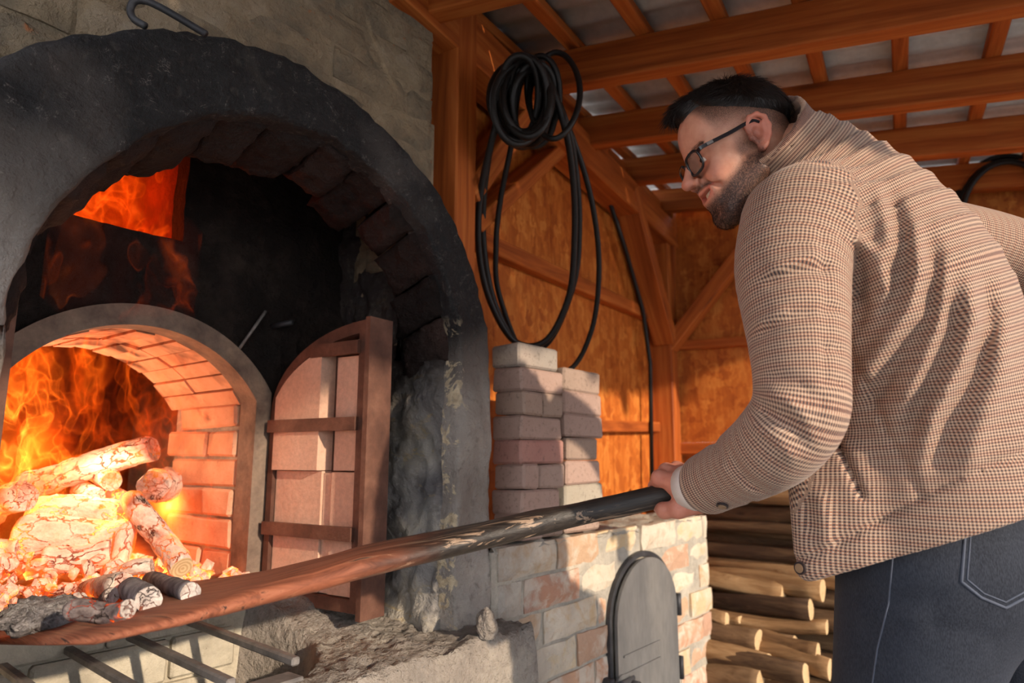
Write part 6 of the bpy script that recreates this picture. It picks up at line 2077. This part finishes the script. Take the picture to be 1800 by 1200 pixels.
def brow_w(c):
    ay = np.abs(c[:, 1]); return np.exp(-(((c[:, 2] - 0.0285 + 6 * (ay - 0.034) ** 2) / 0.0034) ** 2)) * (ay > 0.010) * (ay < 0.052) * (c[:, 0] > 0.06)
strands(700, brow_w, lambda r: 0.008 + 0 * r[:, 0], 0.0003, lambda r: np.stack([-0.3 + 0 * r[:, 0], np.sign(r[:, 1]), 0.1 + 0 * r[:, 0]], 1), 'eyebrows', 'beard', 3, lift=0.25, sub=2)

# --- teeth, eyes
def head_part(name, f, lo, hi, h, m, parent=person):
    v, q = surface_nets(f, lo, hi, h); return link(name, np_mesh(name, h2w(v), q), M[m], parent)
def teeth_sdf(p):
    ay = np.abs(p[:, 1]); m = np.stack([p[:, 0] + 12 * ay * ay, p[:, 1], p[:, 2] - 9 * ay * ay], 1)
    d = np.maximum(np.abs(m[:, 0] - 0.0925) - 0.003, np.maximum(np.abs(m[:, 2] + 0.0585) - 0.0058, ay - 0.026))
    return d + 0.0009 * np.exp(-((np.mod(ay + 0.0040, 0.0080) - 0.0040) / 0.0007) ** 2)
head_part('teeth', teeth_sdf, (0.07, -0.03, -0.07), (0.102, 0.03, -0.04), 0.0011, 'teeth')
for sg in (1, -1):
    c = A((0.0800, 0.032 * sg, 0.004))
    head_part('eye', lambda p: np.maximum(sd_ell(p, c, (0.0118, 0.0118, 0.0118)), np.abs(p[:, 2] - 0.0015) - 0.0042), c - 0.016, c + 0.016, 0.0011, 'eye')
    head_part('iris', lambda p: sd_ell(p, c + A((0.0095, -0.002 * sg, -0.0005)), (0.0032, 0.0052, 0.0046)), c - 0.016, c + 0.016, 0.0009, 'iris')

# --- spectacles
spec_ = empty('eyeglasses', Vector(h2w((0.11, 0, 0)))); spec_.parent = person; spec_.matrix_parent_inverse = parent_world(person).inverted()
def rr(t, a, b, e=3.2):
    c, s_ = math.cos(t), math.sin(t); return a * math.copysign(abs(c) ** (2 / e), c), b * math.copysign(abs(s_) ** (2 / e), s_)
for sg in (1, -1):
    def lp(t, k=1.0, dx=0.0):
        y, z = rr(t, 0.0265 * k, 0.0195 * k)
        return Vector(h2w((0.1095 - 0.10 * abs(y) * 0 - 2.2 * (0.0335 + y * 1.0) ** 2 * (1 if True else 0) + dx + 0.12 * z * 0.6, sg * (0.0335 + y), 0.002 + z)))
    b = MB(); b.tube([lp(t) for t in np.linspace(0, 2 * math.pi, 49)[:-1]], 0.0024, 8, closed=True); b.build('rim', M['black_plastic'], spec_, True)
    b = MB(); ring_ = [lp(t, 0.97) for t in np.linspace(0, 2 * math.pi, 37)[:-1]]
    b.add(ring_, [tuple(range(36))]); b.build('lens', M['lens'], spec_)
    path = [h2w(q) for q in ((0.1015, sg * 0.0600, 0.013), (0.0960, sg * 0.0690, 0.0150), (0.070, sg * 0.0745, 0.0165), (0.035, sg * 0.0780, 0.0190), (0.006, sg * 0.0815, 0.0225), (-0.012, sg * 0.0835, 0.020), (-0.030, sg * 0.081, -0.004))]
    b = MB()
    pth = smooth_path(path, 5)
    up_ = Vector(hz)
    for i, p_ in enumerate(pth):
        t_ = (pth[min(i + 1, len(pth) - 1)] - pth[max(i - 1, 0)]).normalized(); s_ = t_.cross(up_).normalized(); u_ = s_.cross(t_)
        hgt = 0.0030 if i < len(pth) * 0.75 else 0.0022
        for a_, c_ in ((-1, -1), (1, -1), (1, 1), (-1, 1)): b.v.append(tuple(p_ + s_ * 0.0014 * a_ + u_ * hgt * c_))
    for i in range(len(pth) - 1):
        for q in range(4):
            r = (q + 1) % 4; b.f.append((4 * i + q, 4 * i + r, 4 * i + 4 + r, 4 * i + 4 + q)); b.m.append(0)
    b.f.append((0, 1, 2, 3)); b.m.append(0)
    tm = b.build('temple', M['black_plastic'], spec_)
    b = MB(); q0 = Vector(h2w((0.086, sg * 0.0734, 0.0158))); q1 = Vector(h2w((0.074, sg * 0.0755, 0.0165)))
    b.bar(q0, q1, 0.0012, 0.0048, up=hz); b.build('metal_inlay', M['steel'], tm)
b = MB(); b.tube([Vector(h2w(q)) for q in ((0.1080, 0.0085, 0.010), (0.1115, 0.0, 0.0125), (0.1080, -0.0085, 0.010))], 0.0019, 8); b.build('bridge', M['black_plastic'], spec_, True)
